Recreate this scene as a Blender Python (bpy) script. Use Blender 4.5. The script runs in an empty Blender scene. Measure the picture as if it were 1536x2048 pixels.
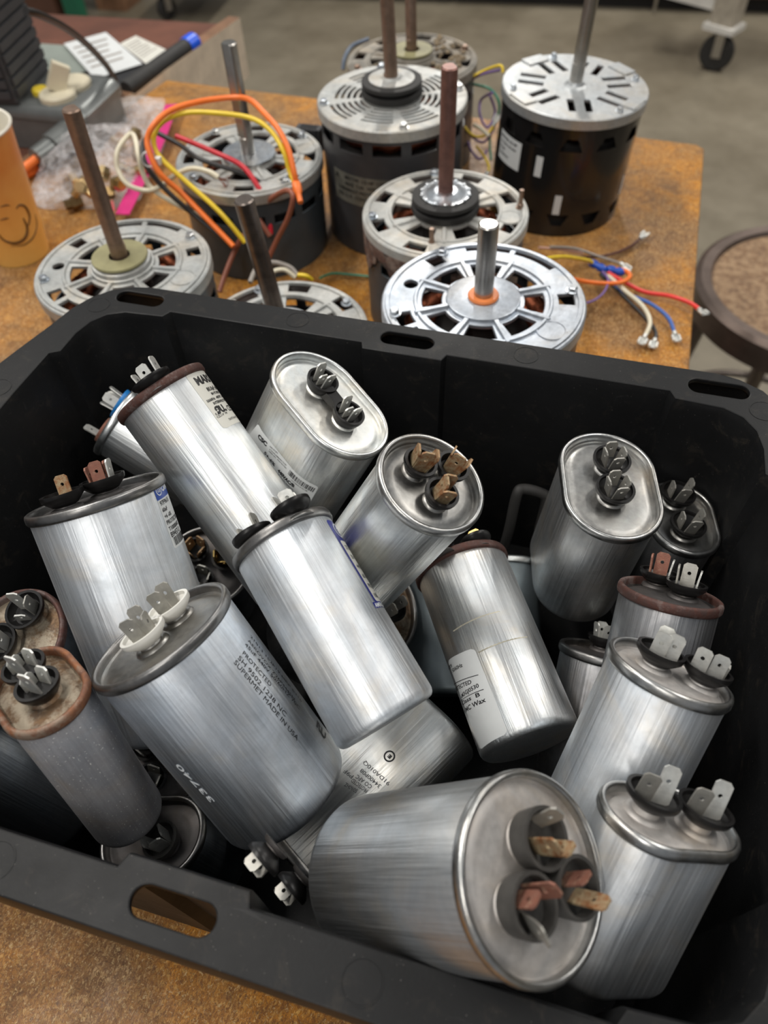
import bpy, bmesh, math, random
from mathutils import Vector, Matrix
from math import pi, sin, cos, radians as R
random.seed(7)
SC = bpy.context.scene
COL = SC.collection

# ---------------------------------------------------------------- camera, world, lights
FPX = 1538.0
PITCH, ROLL, YAW = R(51.59), R(-3.36), R(18.67)
CAM = Vector((0, 0, .457))
fw = Vector((-sin(YAW)*cos(PITCH), cos(YAW)*cos(PITCH), -sin(PITCH)))
rt = Vector((cos(YAW), sin(YAW), 0)); up = rt.cross(fw)
CR = rt*cos(ROLL) + up*sin(ROLL); CU = up*cos(ROLL) - rt*sin(ROLL)
cd = bpy.data.cameras.new('camera'); co = bpy.data.objects.new('camera', cd); COL.objects.link(co)
cd.sensor_fit = 'VERTICAL'; cd.sensor_height = 36.0; cd.sensor_width = 27.0
cd.lens = FPX/2048*36.0
cd.clip_start = .01; cd.clip_end = 50
co.matrix_world = Matrix(((CR.x, CU.x, -fw.x, CAM.x), (CR.y, CU.y, -fw.y, CAM.y), (CR.z, CU.z, -fw.z, CAM.z), (0, 0, 0, 1)))
cd.dof.use_dof = True; cd.dof.focus_distance = .36; cd.dof.aperture_fstop = 9.0
SC.camera = co
SC.view_settings.view_transform = 'Standard'; SC.view_settings.look = 'None'
SC.view_settings.gamma = 1; SC.view_settings.exposure = 0.0
try: SC.view_settings.use_curve_mapping = False
except Exception: pass

W = bpy.data.worlds.new('workshop_air'); SC.world = W; W.use_nodes = True
W.node_tree.nodes['Background'].inputs[0].default_value = (.93, .96, 1.0, 1)
W.node_tree.nodes['Background'].inputs[1].default_value = .25

def area_light(name, loc, sx, sy, power, rotz=0, tilt=(0, 0), color=(1, .96, .90)):
    l = bpy.data.lights.new(name, 'AREA'); l.shape = 'RECTANGLE'; l.size = sx; l.size_y = sy; l.energy = power; l.color = color
    o = bpy.data.objects.new(name, l); COL.objects.link(o); o.location = loc; o.rotation_euler = (tilt[0], tilt[1], rotz)
    return o
# rows of fluorescent tubes under the workshop ceiling
for i, (x, y, p, rz) in enumerate([(-.9, .5, 22, R(8)), (.9, 1.0, 15, R(8)), (-.6, 3.2, 40, R(8)), (1.6, 3.4, 40, R(8)), (-2.6, 1.2, 24, R(8)), (-.2, -1.1, 16, R(8))]):
    area_light('fluorescent_light', (x, y, 1.75), .16, 1.25, p, rz)

# ---------------------------------------------------------------- helpers
def ray(u, v):
    return (CR*((u-768)/FPX) - CU*((v-1024)/FPX) + fw)
def at(u, v, z=0.0):
    d = ray(u, v); return CAM + d*((z-CAM.z)/d.z)
def finish(o, label=None, cat=None, group=None, kind=None):
    if label: o['label'] = label
    if cat: o['category'] = cat
    if group: o['group'] = group
    if kind: o['kind'] = kind
    return o
def empty(name, M, label=None, cat=None, group=None):
    o = bpy.data.objects.new(name, None); COL.objects.link(o); o.empty_display_size = .02
    o.matrix_world = M if isinstance(M, Matrix) else Matrix.Translation(M)
    return finish(o, label, cat, group)
def link(name, me, mat, parent=None, smooth=None):
    o = bpy.data.objects.new(name, me); COL.objects.link(o)
    if mat is not None:
        for m in (mat if isinstance(mat, (list, tuple)) else [mat]): me.materials.append(m)
    if parent is not None: o.parent = parent
    if smooth is not None:
        me.polygons.foreach_set('use_smooth', [True]*len(me.polygons))
        if smooth < 180: me.set_sharp_from_angle(angle=R(smooth))
    return o
class MB:
    """collects shapes into one mesh"""
    def __init__(s): s.v = []; s.f = []; s.m = []
    def add(s, vs, fs, M=None, mi=0):
        b = len(s.v)
        s.v += [(M @ Vector(p)) if M is not None else Vector(p) for p in vs]
        for f in fs: s.f.append([i+b for i in f]); s.m.append(mi)
        return s
    def loft(s, rings, closed=True, cap0=False, cap1=False, M=None, mi=0, loop=False):
        n = len(rings[0]); vs = [p for r in rings for p in r]; fs = []
        k = len(rings)
        for i in range(k if loop else k-1):
            a = i*n; b = ((i+1) % k)*n
            for j in range(n if closed else n-1):
                j2 = (j+1) % n; fs.append([a+j, a+j2, b+j2, b+j])
        if cap0: fs.append(list(range(n))[::-1])
        if cap1: fs.append([(k-1)*n+j for j in range(n)])
        return s.add(vs, fs, M, mi)
    def lathe(s, prof, n=32, M=None, cap0=True, cap1=True, mi=0):
        return s.loft([[(r*cos(2*pi*j/n), r*sin(2*pi*j/n), z) for j in range(n)] for r, z in prof], True, cap0, cap1, M, mi)
    def box(s, x0, y0, z0, x1, y1, z1, M=None, mi=0):
        return s.add([(x0, y0, z0), (x1, y0, z0), (x1, y1, z0), (x0, y1, z0), (x0, y0, z1), (x1, y0, z1), (x1, y1, z1), (x0, y1, z1)],
                     [[3, 2, 1, 0], [4, 5, 6, 7], [0, 1, 5, 4], [1, 2, 6, 5], [2, 3, 7, 6], [3, 0, 4, 7]], M, mi)
    def cyl(s, p, q, r, n=16, r2=None, mi=0):
        p = Vector(p); q = Vector(q); d = q-p; M = Matrix.Translation(p) @ d.to_track_quat('Z', 'Y').to_matrix().to_4x4()
        return s.lathe([(r, 0), (r2 if r2 is not None else r, d.length)], n, M, mi=mi)
    def tube(s, pts, r, n=8, mi=0):
        rings = []; T = None; prev = None
        for i, p in enumerate(pts):
            t = (pts[min(i+1, len(pts)-1)]-pts[max(i-1, 0)]).normalized()
            if prev is None: a = t.orthogonal().normalized()
            else: a = (prev - t*prev.dot(t)).normalized()
            prev = a; b = t.cross(a); rr = r[i] if isinstance(r, (list, tuple)) else r
            rings.append([p + a*(rr*cos(2*pi*j/n)) + b*(rr*sin(2*pi*j/n)) for j in range(n)])
        return s.loft(rings, True, True, True, None, mi)
    def mesh(s, name):
        me = bpy.data.meshes.new(name); me.from_pydata([tuple(p) for p in s.v], [], s.f)
        me.polygons.foreach_set('material_index', s.m); me.update()
        bm = bmesh.new(); bm.from_mesh(me); bmesh.ops.recalc_face_normals(bm, faces=bm.faces); bm.to_mesh(me); bm.free()
        return me
    def obj(s, name, mat, parent=None, smooth=35):
        return link(name, s.mesh(name), mat, parent, smooth)
def spline(pts, k=8, closed=False):
    pts = [Vector(p) for p in pts]; out = []; n = len(pts)
    rng = range(n if closed else n-1)
    for i in rng:
        g = (lambda j: pts[j % n]) if closed else (lambda j: pts[max(0, min(n-1, j))])
        p0, p1, p2, p3 = g(i-1), g(i), g(i+1), g(i+2)
        for t in range(k):
            t /= k
            out.append(.5*((2*p1)+(p2-p0)*t+(2*p0-5*p1+4*p2-p3)*t*t+(3*p1-p0-3*p2+p3)*t**3))
    if not closed: out.append(pts[-1])
    return out
def plate_mesh(name, loops, thick, bevel=0.0):
    """flat plate in XY with holes (outer loop first), extruded +-thick/2, rounded edges"""
    cu = bpy.data.curves.new(name, 'CURVE'); cu.dimensions = '2D'; cu.fill_mode = 'BOTH'
    for lp in loops:
        sp = cu.splines.new('POLY'); sp.points.add(len(lp)-1)
        for i, p in enumerate(lp): sp.points[i].co = (p[0], p[1], 0, 1)
        sp.use_cyclic_u = True
    cu.extrude = max(thick/2-bevel, 1e-5); cu.bevel_depth = bevel; cu.bevel_resolution = 1; cu.offset = -bevel
    ob = bpy.data.objects.new(name, cu); me = bpy.data.meshes.new_from_object(ob)
    bpy.data.objects.remove(ob); bpy.data.curves.remove(cu); me.name = name
    return me
def mb_from_mesh(mb, me, M=None, mi=0):
    mb.add([v.co.copy() for v in me.vertices], [list(p.vertices) for p in me.polygons], M, mi); return mb
def circ(r, n=48, cx=0, cy=0): return [(cx+r*cos(2*pi*j/n), cy+r*sin(2*pi*j/n)) for j in range(n)]
def rrect(x0, y0, x1, y1, r, n=5):
    out = []
    for cx, cy, a in ((x1-r, y0+r, -90), (x1-r, y1-r, 0), (x0+r, y1-r, 90), (x0+r, y0+r, 180)):
        for i in range(n+1):
            t = R(a+90*i/n); out.append((cx+r*cos(t), cy+r*sin(t)))
    return out
def sector(r0, r1, a0, a1, n=6):
    a0, a1 = R(a0), R(a1)
    return [(r0*cos(a0+(a1-a0)*i/n), r0*sin(a0+(a1-a0)*i/n)) for i in range(n+1)] + [(r1*cos(a1+(a0-a1)*i/n), r1*sin(a1+(a0-a1)*i/n)) for i in range(n+1)]

# ---------------------------------------------------------------- materials
class NT:
    def __init__(s, name):
        s.m = bpy.data.materials.new(name); s.m.use_nodes = True; s.t = s.m.node_tree; s.N = s.t.nodes; s.b = s.N['Principled BSDF']
        s.tc = s.N.new('ShaderNodeTexCoord')
    def mapv(s, scale=(1, 1, 1), out='Object'):
        mp = s.N.new('ShaderNodeMapping'); mp.inputs['Scale'].default_value = scale
        s.t.links.new(s.tc.outputs[out], mp.inputs[0]); return mp.outputs[0]
    def noise(s, scale, detail=4, rough=.6, vec=None, dist=0):
        n = s.N.new('ShaderNodeTexNoise'); n.inputs['Scale'].default_value = scale; n.inputs['Detail'].default_value = detail
        n.inputs['Roughness'].default_value = rough; n.inputs['Distortion'].default_value = dist
        s.t.links.new(vec if vec is not None else s.mapv(), n.inputs['Vector']); return n.outputs[0]
    def voro(s, scale, vec=None, feat='F1', out='Distance'):
        n = s.N.new('ShaderNodeTexVoronoi'); n.inputs['Scale'].default_value = scale; n.feature = feat
        s.t.links.new(vec if vec is not None else s.mapv(), n.inputs['Vector']); return n.outputs[out]
    def ramp(s, fac, stops):
        r = s.N.new('ShaderNodeValToRGB'); e = r.color_ramp.elements
        while len(e) < len(stops): e.new(.5)
        for el, (p, c) in zip(e, stops):
            el.position = p; el.color = (c if isinstance(c, (tuple, list)) else (c, c, c))[:3] + (1,) if not isinstance(c, (int, float)) else (c, c, c, 1)
        s.t.links.new(fac, r.inputs[0]); return r.outputs[0]
    def mix(s, fac, a, b, mode='MIX'):
        m = s.N.new('ShaderNodeMix'); m.data_type = 'RGBA'; m.blend_type = mode
        for i, v in ((0, fac), (6, a), (7, b)):
            if isinstance(v, (int, float)): m.inputs[i].default_value = v if i == 0 else (v, v, v, 1)
            elif isinstance(v, (tuple, list)): m.inputs[i].default_value = tuple(v[:3])+(1,)
            else: s.t.links.new(v, m.inputs[i])
        return m.outputs[2]
    def bump(s, h, strength=.3, dist=.0005):
        b = s.N.new('ShaderNodeBump'); b.inputs['Strength'].default_value = strength; b.inputs['Distance'].default_value = dist
        s.t.links.new(h, b.inputs['Height']); s.t.links.new(b.outputs[0], s.b.inputs['Normal'])
    def set(s, **k):
        for n, v in k.items():
            n = {'base': 'Base Color', 'rough': 'Roughness', 'metal': 'Metallic', 'spec': 'Specular IOR Level', 'alpha': 'Alpha', 'trans': 'Transmission Weight', 'coat': 'Coat Weight', 'sss': 'Subsurface Weight'}[n]
            if isinstance(v, (int, float)): s.b.inputs[n].default_value = v
            elif isinstance(v, (tuple, list)): s.b.inputs[n].default_value = tuple(v[:3])+(1,)
            else: s.t.links.new(v, s.b.inputs[n])
        return s
def plain(name, c, rough=.5, metal=0, var=.12, scale=60, spec=.5, bump=.15, coat=0):
    t = NT(name); n = t.noise(scale, 5)
    col = t.ramp(n, [(.25, tuple(x*(1-var) for x in c)), (.75, tuple(min(1, x*(1+var)) for x in c))])
    t.set(base=col, rough=rough, metal=metal, spec=spec, coat=coat)
    if bump: t.bump(t.noise(scale*8, 2), bump, .0002)
    return t.m
def aluminium(name, lo, hi, tint=(1, 1, 1), rough=.33, brush=True, speck=0, bumpv=.25, metal=1.0, seedv=0):
    t = NT(name)
    streak = t.noise(1.0, 5, .65, t.mapv((900, 900, 22)) if brush else t.mapv((300, 300, 300)))
    blot = t.noise(45, 5, .62, None, .4)
    fine = t.noise(420, 3, .7)
    band = t.noise(1.0, 4, .6, t.mapv((150, 150, 5)), .6) if brush else t.noise(60, 4, .6)
    hue = t.noise(28, 4, .6, None, .8)
    c = t.ramp(blot, [(.30, tuple(lo*x for x in tint)), (.5, tuple((lo+hi)/2*x for x in tint)), (.70, tuple(hi*x for x in tint))])
    c = t.mix(.35, c, t.ramp(streak, [(.3, .45), (.7, 1.0)]), 'MULTIPLY')
    c = t.mix(t.ramp(hue, [(.35, .0), (.65, .75)]), c, t.mix(1.0, c, (.84, .92, 1.0), 'MULTIPLY'))
    c = t.mix(t.ramp(hue, [(.32, .6), (.46, .0)]), c, t.mix(1.0, c, (1.0, .95, .86), 'MULTIPLY'))
    if speck:
        v = t.voro(260); c = t.mix(t.ramp(v, [(.0, 1.0), (.10, 1.0), (.14, 0.0)]), c, c)
        k = t.noise(1100, 2, .5); c = t.mix(t.ramp(k, [(.74-speck*.1, 0.0), (.76-speck*.1, 1.0)]), c, (.85, .85, .82))
    dark = t.noise(130, 6, .75, None, 1.5)
    c = t.mix(t.ramp(dark, [(.66, 0.0), (.74, .5)]), c, tuple(lo*.45*x for x in tint))
    rr = t.mix(.5, t.ramp(blot, [(.3, rough+.13), (.7, rough-.05)]), t.ramp(streak, [(.3, rough-.06), (.7, rough+.1)]))
    t.set(base=c, rough=rr, metal=metal)
    t.b.inputs['Anisotropic'].default_value = 0.0
    h = t.mix(.45, streak, fine); h = t.mix(.4, h, blot)
    b2 = t.N.new('ShaderNodeBump'); b2.inputs['Strength'].default_value = .45 if brush else .25; b2.inputs['Distance'].default_value = .0012
    t.t.links.new(band, b2.inputs['Height'])
    t.bump(h, bumpv, .00025)
    for nd in t.N:
        if nd.type == 'BUMP' and nd != b2: t.t.links.new(b2.outputs[0], nd.inputs['Normal'])
    return t.m
def rusty(name, c1=(.20, .07, .035), c2=(.09, .05, .04), c3=(.33, .30, .27), amt=.5, metal=.3):
    t = NT(name); n = t.noise(160, 6, .7, None, .8); n2 = t.noise(700, 4, .7)
    c = t.mix(t.ramp(n, [(.3, 0.0), (.65, 1.0)]), c1, c2)
    k = t.noise(90, 6, .7)
    c = t.mix(t.ramp(k, [(amt-.06, 0.0), (amt+.06, 1.0)]), c3, c)
    t.set(base=c, rough=t.ramp(n2, [(.3, .75), (.7, .45)]), metal=metal)
    t.bump(n2, .5, .0003)
    return t.m

M = {}
M['alu'] = aluminium('aluminium_brushed', .60, .88, (.98, .99, 1.0), .48)
M['alu_bright'] = aluminium('aluminium_bright', .68, .92, (1.0, .995, .975), .40)
M['alu_warm'] = aluminium('aluminium_satin', .64, .88, (1.0, .99, .95), .36)
M['alu_blue'] = aluminium('aluminium_bluish', .54, .86, (.95, .98, 1.02), .42)
M['alu_grey'] = aluminium('aluminium_grey', .48, .74, (1, .985, .96), .41)
M['alu_dull'] = aluminium('aluminium_dull', .34, .50, (1.0, .96, .97), .52, speck=.5, metal=.6)
M['alu_mottled'] = aluminium('aluminium_mottled', .24, .44, (1.0, .97, .96), .42)
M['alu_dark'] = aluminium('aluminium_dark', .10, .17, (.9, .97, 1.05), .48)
M['paint_blue'] = plain('blue_grey_painted_steel', (.22, .26, .28), .42, .5, .2, 40)
M['lid'] = aluminium('tin_lid', .42, .62, (1.0, .95, .87), .36, brush=False)
M['lid_clean'] = aluminium('clean_tin_lid', .72, .88, (1.0, .985, .93), .44, brush=False)
M['lid_grey'] = aluminium('grey_tin_lid', .30, .50, (1.0, .95, .88), .36, brush=False)
M['lid_dust'] = aluminium('dusty_tin_lid', .52, .70, (1.0, .92, .85), .50, brush=False, metal=.55)
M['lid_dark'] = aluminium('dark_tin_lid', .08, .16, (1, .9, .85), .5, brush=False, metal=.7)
M['lid_rust'] = rusty('rust_spotted_lid', (.22, .13, .065), (.12, .085, .06), (.34, .29, .22), .5, .6)
M['rim'] = aluminium('seamed_tin_rim', .42, .62, (1, .97, .92), .30, brush=False)
M['rim_clean'] = aluminium('clean_seamed_rim', .72, .9, (1, .99, .95), .32, brush=False)
M['rim_grey'] = aluminium('grey_seamed_rim', .20, .34, (1, .95, .9), .35, brush=False)
M['rim_rust'] = rusty('rusted_rim', (.10, .035, .024), (.07, .04, .035), (.16, .12, .11), .42, .35)
M['rim_orange'] = rusty('orange_rusted_rim', (.30, .12, .05), (.15, .07, .045), (.26, .19, .14), .44, .3)
M['cup'] = plain('black_phenolic', (.009, .0085, .0085), .34, 0, .3, 80, spec=.3)
M['cup_worn'] = plain('worn_grey_phenolic', (.055, .052, .048), .5, 0, .5, 90)
M['cup_white'] = plain('white_phenolic', (.72, .71, .66), .4, 0, .06, 80)
M['cup_blue'] = plain('blue_phenolic', (.02, .20, .55), .35, 0, .1, 80)
M['tin'] = aluminium('tinned_blade', .62, .88, (1, .97, .89), .36, brush=False, bumpv=.4, metal=.6)
M['tin_dirty'] = aluminium('grimy_blade', .32, .60, (1, .94, .83), .42, brush=False, bumpv=.5, metal=.6)
M['tin_rust'] = rusty('rusted_blade', (.36, .15, .05), (.22, .10, .05), (.42, .33, .20), .50, .45)
M['copper_rust'] = rusty('reddish_rusted_blade', (.30, .12, .08), (.24, .11, .08), (.45, .32, .22), .42, .35)
M['brass'] = plain('brass', (.55, .38, .14), .3, 1, .2, 90)
M['paper'] = plain('label_paper', (.66, .65, .59), .5, 0, .05, 60, bump=.05)
M['paper_white'] = plain('white_label_paper', (.68, .70, .70), .45, 0, .04, 60, bump=.05)
M['ink'] = plain('black_ink', (.012, .012, .014), .4, 0, .1, 50, bump=0)
M['ink_faded'] = plain('faded_ink', (.07, .075, .08), .5, 0, .2, 50, bump=0)
M['ink_white'] = plain('white_ink', (.75, .78, .8), .5, 0, .1, 50, bump=0)
M['label_blue'] = plain('blue_label_print', (.01, .06, .36), .3, 0, .1, 60, bump=0)
M['label_navy'] = plain('navy_label_print', (.012, .02, .22), .3, 0, .15, 60, bump=0)
t = NT('yellowed_glue_residue'); n = t.noise(200, 6, .7)
t.set(base=t.ramp(n, [(.3, (.40, .37, .29)), (.7, (.62, .58, .46))]), rough=.42, metal=.35); t.bump(n, .5, .0003); M['glue'] = t.m
# black plastic of the tote
t = NT('black_plastic'); n = t.noise(30, 6, .65); f = t.noise(900, 3, .7)
sc_ = t.noise(1.0, 4, .7, t.mapv((60, 400, 60)), 1.2); dust = t.noise(70, 8, .75, None, .6)
c = t.ramp(n, [(.3, (.0050, .0052, .0055)), (.7, (.009, .0092, .0098))])
c = t.mix(t.ramp(sc_, [(.64, 0.0), (.74, .35)]), c, (.045, .045, .045))
c = t.mix(t.ramp(dust, [(.55, 0.0), (.78, .55)]), c, (.055, .045, .034))
c = t.mix(t.ramp(t.noise(1500, 1, .5), [(.79, 0.0), (.80, .6)]), c, (.30, .28, .25))
t.set(base=c, rough=t.ramp(n, [(.3, .52), (.7, .42)]), spec=.26); t.bump(f, .25, .0002); M['tote'] = t.m
M['rubber'] = plain('black_rubber', (.02, .019, .018), .65, 0, .3, 80)
# chipboard worktop
t = NT('varnished_chipboard')
v = t.N.new('ShaderNodeTexVoronoi'); v.inputs['Scale'].default_value = 1.0; v.inputs['Randomness'].default_value = 1; v.distance = 'MANHATTAN'
dn = t.N.new('ShaderNodeTexNoise'); dn.inputs['Scale'].default_value = 110; dn.inputs['Detail'].default_value = 3
t.t.links.new(t.mapv(), dn.inputs['Vector'])
mv = t.N.new('ShaderNodeMix'); mv.data_type = 'VECTOR'; mv.inputs[0].default_value = .9
ad = t.N.new('ShaderNodeVectorMath'); ad.operation = 'MULTIPLY_ADD'; ad.inputs[1].default_value = (2.2, 2.2, 2.2)
t.t.links.new(dn.outputs[1], ad.inputs[0]); t.t.links.new(t.mapv((1100, 620, 700)), ad.inputs[2])
t.t.links.new(ad.outputs[0], v.inputs['Vector'])
chip = t.N.new('ShaderNodeSeparateColor'); t.t.links.new(v.outputs['Color'], chip.inputs[0])
big = t.noise(9, 5, .6); mid = t.noise(38, 6, .7, None, .7); spk = t.noise(520, 3, .75, None, 1.0)
c = t.ramp(chip.outputs[0], [(.0, (.34, .125, .012)), (.45, (.52, .195, .012)), (.8, (.62, .26, .028)), (1.0, (.78, .42, .10))])
c = t.mix(t.ramp(big, [(.38, 0.0), (.60, .85)]), c, t.ramp(chip.outputs[1], [(.0, (.14, .068, .028)), (.7, (.29, .155, .062)), (1.0, (.58, .39, .19))]))
c = t.mix(t.ramp(mid, [(.46, 0.0), (.68, .75)]), c, (.10, .045, .018))
gr = t.noise(900, 3, .8, t.mapv((1, .6, 1)), 1.5)
c = t.mix(t.ramp(gr, [(.40, .65), (.50, 0.0)]), c, (.09, .040, .016))
c = t.mix(t.ramp(spk, [(.57, 0.0), (.66, .8)]), c, (.66, .46, .22))
t.set(base=c, rough=t.ramp(mid, [(.35, .30), (.65, .52)]), spec=.32); t.bump(t.mix(.5, chip.outputs[2], spk), .35, .0006); M['chip'] = t.m
M['edge'] = plain('chipboard_edge', (.42, .24, .09), .8, 0, .4, 300)
t = NT('concrete'); n = t.noise(3.0, 8, .65); n2 = t.noise(26, 8, .7)
c = t.ramp(n, [(.35, (.150, .128, .090)), (.65, (.225, .195, .142))]); c = t.mix(t.ramp(n2, [(.55, 0.0), (.8, .4)]), c, (.11, .095, .075))
t.set(base=c, rough=t.ramp(n, [(.3, .38), (.7, .6)])); t.bump(n2, .2, .002); M['concrete'] = t.m
M['wood_red'] = plain('red_brown_bench_wood', (.13, .048, .028), .5, 0, .35, 12)
M['wood_lip'] = plain('worn_brown_lip_wood', (.22, .115, .062), .5, 0, .3, 30)
M['wood_pale'] = plain('pale_bare_wood', (.72, .60, .46), .7, 0, .2, 40)
M['wood_stool'] = rusty('worn_stool_wood', (.22, .115, .045), (.13, .070, .035), (.30, .19, .10), .5, 0)
M['steel_brown'] = plain('browned_steel', (.26, .18, .135), .40, .7, .3, 120, bump=.3)
M['steel_red'] = plain('red_brown_steel', (.22, .115, .095), .42, .6, .3, 120, bump=.3)
M['steel_dark'] = plain('dark_steel', (.19, .16, .14), .36, .85, .3, 120, bump=.2)
M['steel'] = plain('bare_steel', (.44, .42, .39), .30, 1, .15, 100, bump=.2)
M['steel_rim'] = plain('aged_steel_ring', (.17, .13, .11), .36, .8, .45, 14, bump=.1)
M['zinc'] = aluminium('zinc_plated', .58, .78, (.98, 1, 1.02), .30, brush=False)
M['cast'] = aluminium('cast_aluminium', .50, .72, (.97, 1.0, 1.05), .40, brush=False, bumpv=.8, metal=.85)
M['cast_dirty'] = aluminium('dirty_cast_aluminium', .42, .66, (1, .97, .90), .50, brush=False, bumpv=.9, metal=.6)
M['cast_cream'] = aluminium('dusty_cast_aluminium', .50, .72, (1, .95, .86), .55, brush=False, bumpv=.9, metal=.35)
M['cast_grime'] = aluminium('grimy_cast_aluminium', .20, .42, (1, .88, .72), .62, brush=False, bumpv=1.0, metal=.25)
M['cast_plain'] = aluminium('smooth_cast_aluminium', .55, .66, (1, .99, .96), .42, brush=False, bumpv=.4, metal=.7)
M['shell_grey'] = plain('dark_grey_enamel', (.045, .045, .048), .38, 0, .3, 25)
M['shell_blue'] = plain('blue_grey_enamel', (.045, .06, .072), .40, 0, .3, 25)
M['shell_black'] = plain('gloss_black_enamel', (.010, .0095, .0095), .22, 0, .2, 25, bump=.05, coat=.2)
M['shell_rust'] = rusty('rusted_motor_shell', (.20, .09, .06), (.045, .05, .055), (.30, .22, .18), .45, .1)
M['inside'] = plain('dark_motor_inside', (.012, .010, .009), .7, 0, .4, 60)
M['copper'] = plain('copper_winding', (.26, .075, .035), .45, .8, .5, 350, bump=.8)
M['fibre'] = plain('yellowed_fibre_washer', (.27, .25, .13), .5, 0, .15, 90)
M['orange_washer'] = plain('orange_washer', (.80, .24, .07), .45, 0, .1, 90)
for n_, c_ in dict(orange=(.92, .20, .03), yellow=(.82, .58, .03), black=(.018, .016, .015), red=(.62, .02, .035), white=(.72, .66, .50), brown=(.30, .10, .06),
                   darkbrown=(.09, .03, .02), purple=(.20, .12, .33), blue=(.05, .13, .42), green=(.03, .22, .13), grey=(.30, .27, .24), pink=(.70, .42, .33), scarlet=(.80, .05, .04)).items():
    M['w_'+n_] = plain(n_+'_wire_insulation', c_, .38, 0, .08, 80, bump=0)
M['shrink'] = plain('blue_crimp_sleeve', (.01, .07, .42), .35, 0, .2, 200)
M['tie'] = plain('white_nylon', (.75, .75, .74), .35, 0, .05, 80, bump=0)

# ---------------------------------------------------------------- capacitors
def outline(a, r, n=72):
    """stadium outline, counter-clockwise from +x"""
    if a < 1e-6: return circ(r, n)
    h = n//2; out = []
    for i in range(h+1): t = -pi/2+pi*i/h; out.append((a+r*cos(t), r*sin(t)))
    for i in range(h+1): t = pi/2+pi*i/h; out.append((-a+r*cos(t), r*sin(t)))
    return out
def dev(a, r, s, z, off=0.0):
    """developed surface coordinate s (arc length, from +x) and height z -> point on the can"""
    P = 2*pi*r+4*a; s = s % P; q = pi*r/2
    def arc(cx, ang): return Vector((cx+(r+off)*cos(ang), (r+off)*sin(ang), z))
    if s < q: return arc(a, s/r)
    s -= q
    if s < 2*a: return Vector((a-s, r+off, z))
    s -= 2*a
    if s < 2*q: return arc(-a, pi/2+s/r)
    s -= 2*q
    if s < 2*a: return Vector((-a+s, -r-off, z))
    s -= 2*a
    return arc(a, 1.5*pi+s/r)
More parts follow.
